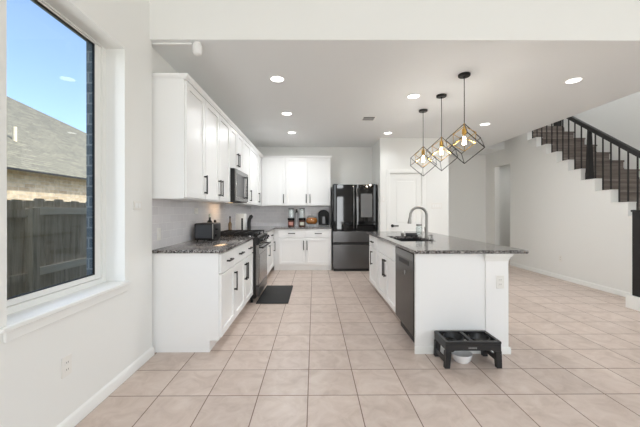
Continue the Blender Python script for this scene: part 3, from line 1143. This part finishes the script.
# microwave
root = thing('microwave', 'over-the-range stainless microwave under the short wall cabinet', 'microwave', (-1.26, 4.585, 1.38))
mx = -1.085
mz0, mz1 = 1.388, 1.848
obj('body', MB().box(XK + .003, mx, gy0, gy1, mz0, mz1, .003), 'black', root)
d = obj('door', MB().box(mx, mx + .022, gy0 + .002, gy1 - .17, mz0 + .012, mz1 - .004, .004), 'msteel', root)
obj('door_window', MB().box(mx + .022, mx + .024, gy0 + .06, gy1 - .27, mz0 + .075, mz1 - .065), 'dsteel', d)
mb = MB().box(mx + .05, mx + .064, gy1 - .225, gy1 - .205, mz0 + .06, mz1 - .06, .004)
for z in (mz0 + .075, mz1 - .075):
    mb.box(mx + .02, mx + .052, gy1 - .223, gy1 - .207, z - .01, z + .01)
obj('handle', mb, 'black', d)
obj('control_panel', MB().box(mx, mx + .022, gy1 - .168, gy1 - .002, mz0 + .012, mz1 - .004, .004), 'msteel', root)
obj('display', MB().box(mx + .022, mx + .0235, gy1 - .15, gy1 - .02, mz1 - .09, mz1 - .04), 'blackgloss', root)
mb = MB()
for i in range(4):
    for j in range(3):
        mb.box(mx + .022, mx + .0235, gy1 - .148 + j * .045, gy1 - .115 + j * .045, mz0 + .06 + i * .055, mz0 + .098 + i * .055)
obj('keypad', mb, 'dsteel', root)
obj('task_light', MB().box(-1.36, -1.24, 4.45, 4.72, mz0 - .003, mz0), mat('task_light_lens', (1, .8, .55, 1), .5, emit=((1.0, .72, .42, 1), 1.5)), root)
lamp('microwave_task_lamp', 'AREA', (-1.30, 4.45, mz0 - .006), 0.8, (1.0, .66, .38), .14, .4)

# ------------------------------------------------------------------ refrigerator
RX0, RX1 = .392, 1.325
ry = 6.40
root = thing('refrigerator', 'black stainless french-door refrigerator with mirror-dark upper doors', 'refrigerator', (.86, 6.7, 0))
obj('body', MB().box(RX0 + .008, RX1 - .008, ry + .07, YB - .03, .03, 1.80, .006), 'black', root)
xm = (RX0 + RX1) / 2
def curved_door(x0, x1, z0, z1, m, name, bulge=.012, n=10):
    mb = MB()
    pts = [(x0, ry + .065)]
    for i in range(n + 1):
        s = i / n
        x = x0 + (x1 - x0) * (0 if i == 0 else 1 if i == n else .02 if i == 1 else .98 if i == n - 1 else .06 + .88 * (i - 2) / (n - 4))
        pts.append((x, ry + (.012 if i in (0, n) else .003 if i in (1, n - 1) else 0.0)))
    pts.append((x1, ry + .065))
    mb.prism(pts, 'z', z0, z1)
    return obj(name, mb, m, root)
dl = curved_door(RX0, xm - .003, .845, 1.812, 'mirror', 'door', .0)
dr = curved_door(xm + .003, RX1, .845, 1.812, 'mirror', 'door', .0)
for d, s in ((dl, -1), (dr, 1)):
    # curved vertical grip along the meeting edge
    xx = xm + s * .032
    pts = []
    for i in range(11):
        q = i / 10
        pts.append((xx + s * .0, ry - .012 - .03 * math.sin(math.pi * q), .90 + .86 * q))
    mb = MB()
    rings = []
    for p in pts:
        p = Vector(p)
        rings.append([mb.bm.verts.new(p + Vector((dx, dy, 0))) for dx, dy in ((-.013, .004), (-.009, -.010), (.009, -.010), (.013, .004), (.010, .014), (-.010, .014))])
    mb.loft(rings)
    obj('handle', mb, 'fsteel', d, label='curved steel grip')
obj('view_panel', MB().box(.975, 1.215, ry - .004, ry + .004, 1.13, 1.62, .002), 'panel', dr, label='grey glass view panel')  # flat grey rectangle set into the door face
obj('drawer', MB().box(RX0, RX1, ry, ry + .065, .605, .835, .006), 'fsteel', root)
obj('grip_recess', MB().box(RX0 + .004, RX1 - .004, ry + .03, ry + .068, .555, .605), 'black', root)
obj('drawer', MB().box(RX0, RX1, ry, ry + .065, .055, .555, .006), 'fsteel', root)
obj('base_grille', MB().box(RX0 + .02, RX1 - .02, ry + .03, ry + .09, 0, .05), 'black', root)
obj('hinge_cover', MB().box(RX0 + .02, RX0 + .12, ry + .01, ry + .12, 1.80, 1.825, .005).box(RX1 - .12, RX1 - .02, ry + .01, ry + .12, 1.80, 1.825, .005), 'black', root)

# ------------------------------------------------------------------ toaster and side-wall clutter
tx0, tx1, ty0, ty1 = -1.395, -1.165, 3.575, 3.86
root = thing('toaster', 'black two-slot toaster on the near granite worktop', 'toaster', (-1.28, 3.71, .9145))
mb = MB().box(tx0, tx1, ty0, ty1, .921, 1.118, .018, 3)
obj('shell', mb, 'plastic', root)
obj('end_plate', MB().box(tx0 + .018, tx1 - .022, ty0 - .004, ty0 + .001, .945, 1.095, .002), mat('toaster_steel', srgb(78, 80, 84), .3, .8), root, label='dark steel end plate')
obj('trim_strip', MB().box(tx1 - .016, tx1 - .006, ty0 - .005, ty0 + .002, .935, 1.11, .002), 'steel', root)
mb = MB()
for xx in (tx0 + .06, tx1 - .09):
    mb.box(xx, xx + .03, ty0 + .04, ty1 - .04, 1.1185, 1.1195)
obj('bread_slot', mb, 'black', root)
obj('lever', MB().box(tx1 - .002, tx1 + .03, ty0 + .05, ty0 + .09, 1.04, 1.055, .003), 'black', root)
obj('knob', MB().cyl((tx1 - .002, ty0 + .07, .975), (tx1 + .015, ty0 + .07, .975), .018), 'black', root)
for xx in (tx0 + .03, tx1 - .03):
    for yy in (ty0 + .03, ty1 - .03):
        obj('foot', MB().cyl((xx, yy, .9146), (xx, yy, .935), .009), 'black', root)
# bottle behind the toaster
root = thing('oil_bottle', 'dark bottle with pale cap peeking out behind the toaster', 'bottle', (-1.355, 3.98, .9145))
cx, cy = -1.345, 3.97
obj('bottle_body', MB().lathe([(0, .9147), (.035, .9147), (.037, .925), (.037, 1.10), (.030, 1.13), (.013, 1.15), (.013, 1.19), (0, 1.19)], (cx, cy, 0)), 'blackgloss', root)
obj('cap', MB().lathe([(.0145, 1.18), (.0145, 1.21), (.010, 1.225), (0, 1.226)], (cx, cy, 0)), 'palelabel', root)
root = thing('pepper_mill', 'small dark pepper mill beside the bottle behind the toaster', 'pepper mill', (-1.28, 3.98, .9145))
obj('mill_body', MB().lathe([(0, .9147), (.026, .9147), (.026, .95), (.019, .99), (.024, 1.04), (.022, 1.09), (.012, 1.10), (.018, 1.125), (.012, 1.145), (0, 1.148)], (-1.275, 3.965, 0)), 'castiron', root)

root = thing('amber_bottle', 'slim amber bottle standing left of the white knife block', 'bottle', (-1.38, 5.06, .9145))
obj('bottle_body', MB().lathe([(0, .9147), (.028, .9147), (.030, .93), (.030, 1.05), (.012, 1.09), (.011, 1.15), (0, 1.15)], (-1.38, 5.06, 0)), 'oil', root)
obj('cap', MB().cyl((-1.38, 5.06, 1.145), (-1.38, 5.06, 1.175), .013), 'black', root)
# white block with black handles behind the range
root = thing('knife_block', 'white knife block with black handles behind the range', 'knife block', (-1.24, 5.26, .9145))
obj('block', MB().box(-1.325, -1.17, 5.18, 5.34, .9147, 1.215, .008, 2), 'whiteplastic', root)
obj('front_slot', MB().box(-1.225, -1.195, 5.176, 5.181, .93, 1.14, .002), 'black', root, label='black vertical slot')
root = thing('canister', 'black curved canister with spout beside the white knife block', 'canister', (-1.11, 5.30, .9145))
obj('canister_body', MB().tube([(-1.118, 5.30, .9147), (-1.12, 5.30, 1.06), (-1.11, 5.30, 1.12), (-1.085, 5.30, 1.165), (-1.06, 5.30, 1.18)], [.032, .031, .030, .034, .022], 14), 'plastic', root)

# ------------------------------------------------------------------ things on the back worktop
ky = 6.83
def food_jar(x, label, lab):
    root = thing('food_jar', label, 'jar', (x, ky, .9145))
    z = .9147
    obj('jar_body', MB().lathe([(0, z), (.066, z), (.070, z + .01), (.070, z + .13), (.060, z + .145), (0, z + .145)], (x, ky, 0)), 'cocoa', root)
    obj('lid', MB().lathe([(0, z + .14), (.074, z + .14), (.076, z + .146), (.076, z + .185), (.072, z + .19), (0, z + .19)], (x, ky, 0)), 'darkplastic', root)
    mb = MB()
    n = 10
    lo, hi = [], []
    for i in range(n + 1):
        a = R(-90 - 45 + 90 * i / n)
        lo.append((x + .0712 * math.cos(a), ky + .0712 * math.sin(a)))
    for i in range(n):
        vs = [mb.bm.verts.new((lo[i][0], lo[i][1], z + .03)), mb.bm.verts.new((lo[i + 1][0], lo[i + 1][1], z + .03)),
              mb.bm.verts.new((lo[i + 1][0], lo[i + 1][1], z + .1)), mb.bm.verts.new((lo[i][0], lo[i][1], z + .1))]
        mb.bm.faces.new(vs)
    obj('paper_label', mb, lab, root)
def canister(x, label):
    root = thing('clear_canister', label, 'canister', (x, ky, 1.105))
    z = 1.105
    obj('jar_body', MB().lathe([(0, z), (.056, z), (.059, z + .008), (.059, z + .2), (.056, z + .2), (.056, z + .012), (0, z + .01)], (x, ky, 0)), 'jar', root)
    obj('contents', MB().lathe([(0, z + .012), (.054, z + .012), (.054, z + .17), (0, z + .178)], (x, ky, 0)), 'ceramic', root)
    obj('lid', MB().lathe([(0, z + .2), (.062, z + .2), (.062, z + .214), (0, z + .217)], (x, ky, 0)), 'plastic', root)
food_jar(-.510, 'dark jar with pink label, left of the two black-lidded jars', 'pinklabel')
food_jar(-.265, 'dark jar with pale label, beside the round snack jar', 'palelabel')
canister(-.505, 'clear canister of white powder stacked on the pink-labelled jar')
canister(-.262, 'clear canister of white powder stacked on the pale-labelled jar')
root = thing('snack_jar', 'round lidded glass jar of orange snacks beside the coffee maker', 'jar', (-.03, 6.8, .9145))
cx, cy, z = -.05, 6.78, .9147
obj('jar_body', MB().lathe([(0, z), (.075, z), (.06, z + .012), (.05, z + .03), (.10, z + .06), (.130, z + .11), (.132, z + .14), (.116, z + .19), (.10, z + .205),
                            (.096, z + .205), (.112, z + .188), (.127, z + .14), (.125, z + .112), (.095, z + .064), (0, z + .05)], (cx, cy, 0), 28), 'jar', root)
obj('snacks', MB().lathe([(0, z + .056), (.09, z + .068), (.121, z + .112), (.122, z + .14), (.110, z + .185), (.06, z + .195), (0, z + .19)], (cx, cy, 0), 28), 'snack', root)
obj('lid', MB().lathe([(.105, z + .206), (.106, z + .214), (.07, z + .235), (.02, z + .245), (.014, z + .26), (.022, z + .275), (0, z + .285)], (cx, cy, 0), 28), 'jar', root)
root = thing('coffee_maker', 'black single-cup coffee maker on the back counter by the fridge', 'coffee maker', (.215, 6.84, .9145))
cx = .215
z = .95
pts = [(cx - .115, z), (cx + .115, z), (cx + .118, z + .25)]
for i in range(9):
    a = math.pi * i / 8
    pts.append((cx + .118 * math.cos(a), z + .25 + .085 * math.sin(a)))
pts.append((cx - .118, z + .25))
obj('body', MB().prism(pts, 'y', 6.80, 7.0, .004), 'darkplastic', root)
pts2 = [(cx - .095, z + .19), (cx + .095, z + .19), (cx + .098, z + .25)]
for i in range(9):
    a = math.pi * i / 8
    pts2.append((cx + .098 * math.cos(a), z + .25 + .07 * math.sin(a)))
obj('brew_head', MB().prism(pts2, 'y', 6.70, 6.80, .004), 'darkplastic', root)
obj('front_column', MB().box(cx - .035, cx + .035, 6.785, 6.802, z + .02, z + .19, .004), 'dsteel', root)
obj('drip_tray', MB().box(cx - .08, cx + .08, 6.69, 6.80, z, z + .02, .004), 'black', root)
root = thing('pod_drawer', 'low silver pod drawer under the black coffee maker', 'drawer tray', (cx, 6.84, .9145))
mb = MB().box(cx - .13, cx + .13, 6.68, 7.02, .9147, .949, .003)
obj('tray', mb, 'steel', root)
obj('drawer_front', MB().box(cx - .12, cx + .12, 6.676, 6.681, .92, .944), 'black', root)

# ------------------------------------------------------------------ floor mat
t = obj('kitchen_mat', MB().box(-.79, -.350, 4.17, 5.155, .0005, .013, .005, 2), 'rubber', loc=(-.57, 4.66, 0))
t['label'] = 'black rubber mat on the tiles in front of the range'; t['category'] = 'mat'

# ------------------------------------------------------------------ pet feeder
px0, px1, py0, py1, pz = 1.05, 1.50, 2.445, 2.682, .213
root = thing('pet_feeder', 'low black raised pet feeder stand by the island end', 'pet feeder', (1.275, 2.56, 0))
zt, zb = pz, pz - .022
mb = MB()
xm = 1.272
rim = .028
mb.box(px0, px1, py0, py0 + rim, zb, zt, .003).box(px0, px1, py1 - rim, py1, zb, zt, .003)
mb.box(px0, px0 + rim, py0 + rim, py1 - rim, zb, zt, .002).box(px1 - rim, px1, py0 + rim, py1 - rim, zb, zt, .002)
mb.box(xm - .014, xm + .014, py0 + rim, py1 - rim, zb, zt, .002)
obj('top_frame', mb, 'plastic', root)
mb = MB()
mb.prism([(px0 + .004, zb), (px1 - .004, zb), (px1 - .002, zb - .06), (px1 - .06, zb - .06), (px1 - .075, zb - .05), (px0 + .075, zb - .05), (px0 + .06, zb - .06), (px0 + .002, zb - .06)], 'y', py0 + .002, py0 + .014)
obj('front_apron', mb, 'plastic', root)
mb = MB()
mb.box(px0 + .004, px1 - .004, py1 - .014, py1 - .002, zb - .05, zb)
obj('back_apron', mb, 'plastic', root)
for x0, x1 in ((px0 + .002, px0 + .014), (px1 - .014, px1 - .002)):
    obj('side_panel', MB().box(x0, x1, py0 + .014, py1 - .014, zb - .045, zb).box(x0, x1, py0 + .03, py1 - .03, .035, .075), 'plastic', root)
for x0, s in ((px0, 1), (px1, -1)):
    for y0, q in ((py0, 1), (py1, -1)):
        mb = MB()
        rg = []
        for z, w in ((0, .036), (zb - .055, .048)):
            o = -.004 if z == 0 else 0
            rg.append([mb.bm.verts.new(c) for c in ((x0 + s * o, y0, z), (x0 + s * w, y0, z), (x0 + s * w, y0 + q * .034, z), (x0 + s * o, y0 + q * .034, z))])
        mb.loft(rg)
        obj('leg', mb, 'plastic', root)
# maker's marks on the front apron
mb = MB()
for i in range(6):
    mb.box(1.235 + i * .0115, 1.244 + i * .0115, py0 + .0005, py0 + .002, zb - .033, zb - .024)
obj('logo_plate', mb, 'grease', root, label='small grey maker mark')
# bowls
cx, cy = 1.165, 2.563
root = thing('slow_feeder_bowl', 'black ridged slow-feeder bowl in the left opening of the feeder stand', 'bowl', (cx, cy, .13))
z = pz + .001
obj('insert', MB().lathe([(0, .13), (.060, .13), (.077, .16), (.081, zb), (.0815, zt - .004), (.077, zt - .003), (.068, .17), (.055, .142), (0, .14)], (cx, cy, 0), 32), 'plastic', root)
mb = MB()
for k in range(3):
    a0 = k * 2.1
    pts = []
    for i in range(9):
        q = i / 8
        rr_ = .018 + .042 * q
        pts.append((cx + rr_ * math.cos(a0 + 1.6 * q), cy + rr_ * math.sin(a0 + 1.6 * q), .172))
    mb.tube(pts, .008, 8)
mb.lathe([(0, .14), (.02, .14), (.018, .175), (0, .188)], (cx, cy, 0))
obj('ridge', mb, 'plastic', root)
cx = 1.38
root = thing('water_bowl', 'shallow dark grey pet bowl in the right opening of the feeder', 'bowl', (cx, cy, .1))
obj('bowl_shell', MB().lathe([(0, .142), (.065, .142), (.079, .165), (.082, zt - .006), (.078, zt - .004), (.073, .168), (.062, .150), (0, .149)], (cx, cy, 0), 32), mat('grey_bowl', srgb(74, 74, 74), .25, .6), root)

cx, cy = 1.235, 2.565
t = obj('food_bowl', MB().lathe([(0, .0005), (.052, .0005), (.056, .004), (.072, .028), (.083, .072), (.081, .0745), (.078, .072), (.066, .032), (.045, .014), (0, .012)], (cx, cy, 0), 36), 'ceramic', loc=(cx, cy, 0))
t['label'] = 'round white bowl on the floor underneath the black feeder stand'
t['category'] = 'bowl'

# ------------------------------------------------------------------ staircase
root = thing('staircase', 'staircase of weathered brown wooden steps rising along the right wall', 'staircase', (5.1, 4.6, 0))
for n in range(1, 16):
    x0 = XW + .12
    if n >= 2:
        obj('riser', MB().box(x0 + .002, XR - .002, SY(n), SY(n) + .02, SZ(n - 1), SZ(n) - .03), 'wood', root)
    obj('tread', MB().box(x0 + .002, XR - .002, SY(n) - .022, SY(n + 1) + .018, SZ(n) - .03, SZ(n), .006), 'wood', root)
obj('riser', MB().box(XW + .122, XR - .002, SY(16), SY(16) + .02, SZ(15), SZ(16) - .03), 'wood', root)
sl = RISE / RUN
y0, y1 = SY(2), SY(15)
z0, z1 = SZ(2) + .02, SZ(15) + .02
mb = MB().prism([(y0, z0 - .15), (y1, z1 - .15), (y1, z1 + .17), (y0, z0 + .17)], 'x', XR - .016, XR - .001)
obj('skirt_board', mb, 'trim', root)
for n in range(3, 16):
    mb = MB().box(XW - .012, XW + .121, SY(n) - .02, SY(n + 1) - .021, SZ(n) + .0005, SZ(n) + .012, .003)
    obj('tread_cap', mb, 'trim', root, label='white cap on the wall edge')
# wide starting step with the large newel
obj('starting_step', MB().box(4.07, XW - .002, YH + .05, 3.99, 0, SZ(1) - .03, .003), 'trim', root)
struct('floor_upper', MB().box(XE, XR, SY(16) + .02, YC, SZ(16) - .2, SZ(16)), 'wood')

root = thing('stair_balustrade', 'black iron balustrade with sloping handrail along the staircase', 'balustrade', (XW + .06, 4.6, 1.0))
xb = XW + .05
def rail_z(y): return 2.50 + (y - 4.90) * (RISE / RUN)
ya, yb = 3.20, 6.75
mb = MB()
rg = []
for y in (ya, yb):
    c = Vector((xb, y, rail_z(y)))
    rg.append([mb.bm.verts.new(c + Vector((dx, 0, dz))) for dx, dz in ((-.026, -.045), (.026, -.045), (.034, -.01), (.028, .035), (0, .045), (-.028, .035), (-.034, -.01))])
mb.loft(rg)
obj('handrail', mb, 'iron', root)
for n in range(3, 16):
    for q in (.045, .176):
        y = SY(n) + q
        if y > 6.7:
            continue
        if n == 9 and q > .1:
            continue
        obj('baluster', MB().box(xb - .0075, xb + .0075, y - .0075, y + .0075, SZ(n) + .012, rail_z(y) - .04), 'iron', root)
y = SY(9) + .15
mb = MB()
rg = []
for z, w in ((SZ(9) + .012, .08), (SZ(9) + .12, .08), (SZ(9) + .14, .074), (rail_z(y) - .02, .042)):
    rg.append([mb.bm.verts.new((xb + a * w / 2, y + b * w / 2, z)) for a, b in ((-1, -1), (1, -1), (1, 1), (-1, 1))])
mb.loft(rg)
obj('newel_post', mb, 'iron', root, label='tapered black post')
root = thing('newel_post', 'large square black post on the bottom step at the right edge', 'newel post', (4.17, 3.85, SZ(1) - .03))
z0 = SZ(1) - .03
obj('shaft', MB().box(4.105, 4.245, 3.80, 3.94, z0, 1.245, .004), 'iron', root)
obj('cap', MB().box(4.097, 4.253, 3.787, 3.953, 1.245, 1.27, .006), 'iron', root)
root = thing('newel_post', 'dark post at the top of the stairs just under the ceiling edge', 'newel post', (5.49, 6.87, SZ(16)))
obj('shaft', MB().box(5.435, 5.545, 6.83, 6.94, SZ(16), SZ(16) + 1.05, .004), 'iron', root)
obj('cap', MB().box(5.425, 5.555, 6.82, 6.95, SZ(16) + 1.05, SZ(16) + 1.09, .006), 'iron', root)


# ------------------------------------------------------------------ ceiling fittings
def downlight(x, y, label, gain=1.0):
    root = thing('recessed_downlight', label, 'ceiling light', (x, y, CZ))
    z = CZ
    obj('trim_ring', MB().lathe([(.092, z - .0005), (.092, z - .004), (.086, z - .007), (.074, z - .006), (.070, z - .003), (.070, z - .0005)], (x, y, 0), 32), 'whiteplastic', root)
    obj('lens', MB().lathe([(0, z - .0045), (.0705, z - .0045), (.0705, z - .001), (0, z - .001)], (x, y, 0), 32), 'diffuser', root)
    d = lamp('downlight_lamp', 'AREA', (x, y, z - .012), DOWN_POWER * gain, DOWN_COLOR, .13)
    d.data.spread = R(122 if (x < 0 and y < 4) or (1.3 < x < 1.5) else 172)


for x, y, gain, lb in ((-.41, 3.44, .75, 'lit recessed ceiling light, nearest of the three above the left aisle'),
                 (-.41, 4.66, .65, 'lit recessed ceiling light, middle of the three above the left aisle'),
                 (-.415, 5.79, 2.0, 'lit recessed ceiling light closest to the back wall cabinets'),
                 (1.287, 3.95, .75, 'lit recessed ceiling light just left of the pendant canopies'),
                 (1.404, 5.82, .22, 'lit recessed ceiling light in front of the pantry door'),
                 (2.92, 5.22, 1.25, 'lit recessed ceiling light right of the pendants, deeper in the room'),
                 (2.95, 3.468, 2.1, 'lit recessed ceiling light on the far right near the stairwell edge')):
    downlight(x, y, lb, gain)

root = thing('ceiling_vent', 'small white air vent with dark slot in the kitchen ceiling', 'vent', (.875, 4.88, CZ))
x0, x1, y0, y1 = .76, .99, 4.80, 5.02
mb = MB().box(x0, x1, y0, y0 + .025, CZ - .004, CZ - .0005).box(x0, x1, y1 - .025, y1, CZ - .008, CZ - .0005)
mb.box(x0, x0 + .025, y0 + .025, y1 - .025, CZ - .008, CZ - .0005).box(x1 - .025, x1, y0 + .025, y1 - .025, CZ - .008, CZ - .0005)
obj('frame', mb, 'whiteplastic', root)
obj('throat', MB().box(x0 + .025, x1 - .025, y0 + .025, y1 - .025, CZ - .002, CZ - .0004), 'slot', root)  # flat dark sheet painting the shade inside the vent opening
for i in range(3):
    yy = y0 + .068 + i * .04
    mb = MB().box(x0 + .025, x1 - .025, yy, yy + .004, CZ - .006, CZ - .0021)
    obj('louvre', mb, 'whiteplastic', root)

root = thing('security_camera', 'small white cylindrical camera mounted under the kitchen ceiling', 'camera', (-1.03, 2.705, CZ))
cx, cy = -1.025, 2.71
obj('mount', MB().cyl((cx, cy, CZ - .0005), (cx, cy, CZ - .02), .03), 'whiteplastic', root)
obj('housing', MB().lathe([(0, CZ - .112), (.018, CZ - .11), (.034, CZ - .10), (.041, CZ - .08), (.041, CZ - .03), (.036, CZ - .016), (0, CZ - .014)], (cx, cy, 0)), 'whiteplastic', root)
t = obj('cable_raceway', MB().box(XK + .001, cx - .045, 2.70, 2.722, CZ - .017, CZ - .0005, .002), 'whiteplastic', loc=(-1.25, 2.745, CZ))
t['label'] = 'thin white cable channel on the ceiling running to the camera'; t['category'] = 'cable cover'


# pendants
def pendant(x, y, label):
    zt = 2.205
    s = .25
    root = thing('pendant_light', label, 'pendant light', (x, y, CZ), 'pendants above the island')
    obj('canopy', MB().lathe([(0, CZ - .0005), (.062, CZ - .0005), (.062, CZ - .020), (.056, CZ - .026), (.012, CZ - .028), (.010, CZ - .04), (0, CZ - .04)], (x, y, 0), 28), 'black', root)
    obj('rod', MB().cyl((x, y, CZ - .03), (x, y, zt - .005), .0045, n=8), 'black', root)

    def cube(s, zc_top, r, rot, m, name):
        h = s / math.sqrt(3)
        rad = s * math.sqrt(2.0 / 3)
        T = Vector((x, y, zc_top)); Bt = Vector((x, y, zc_top - 3 * h))
        U = [Vector((x + rad * math.cos(R(rot + 120 * i)), y + rad * math.sin(R(rot + 120 * i)), zc_top - h)) for i in range(3)]
        Lw = [Vector((x + rad * math.cos(R(rot + 60 + 120 * i)), y + rad * math.sin(R(rot + 60 + 120 * i)), zc_top - 2 * h)) for i in range(3)]
        mb = MB()
        for i in range(3):
            mb.bar(T, U[i], r); mb.bar(Bt, Lw[i], r)
            mb.bar(U[i], Lw[i], r); mb.bar(U[(i + 1) % 3], Lw[i], r)
        return obj(name, mb, m, root)
    cube(s, zt, .0065, 12, 'black', 'outer_cage')
    cube(.155, zt - .03, .0055, 65, 'brass', 'inner_cage')
    obj('socket', MB().lathe([(0, zt), (.008, zt), (.008, zt - .05), (.022, zt - .058), (.024, zt - .11), (.019, zt - .12), (0, zt - .12)], (x, y, 0)), 'brass', root)
    b = obj('bulb', MB().lathe([(.014, zt - .118), (.018, zt - .135), (.038, zt - .185), (.042, zt - .21), (.034, zt - .238), (.016, zt - .252), (0, zt - .255)], (x, y, 0)), 'bulbglass', root)
    mb = MB()
    for i in range(5):
        a = 2 * math.pi * i / 5
        mb.cyl((x + .008 * math.cos(a), y + .008 * math.sin(a), zt - .14), (x + .018 * math.cos(a), y + .018 * math.sin(a), zt - .225), .0028, n=6)
    obj('filament', mb, 'filament', b)
    lamp('pendant_lamp', 'POINT', (x, y, zt - .19), 6.5, (1.0, .99, .98), .02)


for x, y, lb in ((1.63, 3.317, 'black cube-cage pendant light, largest and nearest of the row'),
                 (1.632, 3.917, 'black cube-cage pendant light, middle of the row of three'),
                 (1.605, 4.50, 'black cube-cage pendant light nearest the pantry door')):
    pendant(x, y, lb)


# ------------------------------------------------------------------ wall plates
def plate(name, label, cat, fr, a, z, w, h, kind):
    root = thing(name, label, cat, fr.p(a, 0, z))
    mb = MB()
    fr.box(mb, a - w / 2, a + w / 2, .0005, .006, z - h / 2, z + h / 2, .002)
    obj('cover_plate', mb, 'plate', root)
    if kind == 'outlet':
        for s in (-1, 1):
            mb = MB()
            if h >= w:
                fr.box(mb, a - .017, a + .017, .006, .008, z + s * .02 - .014, z + s * .02 + .014, .001)
                zz, aa = z + s * .02, a
            else:
                fr.box(mb, a + s * .02 - .014, a + s * .02 + .014, .006, .008, z - .017, z + .017, .001)
                zz, aa = z, a + s * .02
            so = obj('socket', mb, 'plate', root)
            mb = MB()
            for q in (-.006, .006):
                fr.box(mb, aa + q - .0012, aa + q + .0012, .008, .0085, zz - .004, zz + .005)
            obj('slot', mb, 'slot', so)
    else:
        n = kind
        for i in range(n):
            aa = a + (i - (n - 1) / 2) * .046
            mb = MB()
            fr.box(mb, aa - .016, aa + .016, .006, .0095, z - .03 * min(1, h / .115), z + .03 * min(1, h / .115), .001)
            obj('rocker', mb, 'whiteplastic', root)


FWL = Frame((XL, 0, 0), (0, 1, 0), (1, 0, 0))
FBS = Frame((XK + .006, 0, 0), (0, 1, 0), (1, 0, 0))
FPW = Frame((0, YP, 0), (1, 0, 0), (0, -1, 0))
FSW = Frame((XW, 0, 0), (0, 1, 0), (-1, 0, 0))
FKW = Frame((0, IY0 - .012, 0), (1, 0, 0), (0, -1, 0))
plate('wall_outlet', 'white wall outlet low on the left wall below the window', 'outlet', FWL, 1.76, .378, .07, .115, 'outlet')
plate('light_switch', 'flat white switch plate on the left wall beside the window', 'switch', FWL, 2.468, 1.305, .115, .07, 2)
plate('wall_outlet', 'white sideways outlet on the backsplash above the toaster', 'outlet', FBS, 3.78, 1.262, .115, .07, 'outlet')
plate('light_switch', 'white upright switch plate on the backsplash near the counter end', 'switch', FBS, 2.87, 1.045, .07, .115, 1)
plate('light_switch', 'small white switch plate just left of the pantry door', 'switch', FPW, 1.41, 1.50, .07, .115, 1)
plate('light_switch', 'wide white switch plate on the wall right of the pantry door', 'switch', FPW, 2.49, 1.36, .21, .115, 4)
plate('wall_outlet', 'white wall outlet low on the staircase wall', 'outlet', FSW, 5.636, .378, .07, .115, 'outlet')
plate('wall_outlet', 'white outlet on the right of the island end panel', 'outlet', FKW, 1.64, .633, .07, .115, 'outlet')
FBB = Frame((0, YB - .006, 0), (1, 0, 0), (0, -1, 0))
plate('wall_outlet', 'white outlet on the back tiles behind the stacked canisters', 'outlet', FBB, -.40, 1.262, .07, .115, 'outlet')
for q, s in ((1.242, -1), (1.282, 1)):
    root = thing('power_plug', 'black plug in the %s socket of the outlet between the stacked canisters' % ('upper' if s > 0 else 'lower'), 'plug', (-.40, YB - .015, q))
    obj('plug_body', MB().box(-.42, -.38, YB - .055, YB - .0146, q - .017, q + .017, .005), 'plastic', root)
    xq = -.40 + s * .03
    pts = [(-.40, YB - .05, q), (-.40 + s * .015, YB - .065, q)] + ([] if s < 0 else []) + [(xq, YB - .07, q - .03), (xq, YB - .07, .95), (xq + s * .02, YB - .08, .919)]
    obj('cord', MB().tube(pts, .004, 8), 'plastic', root)
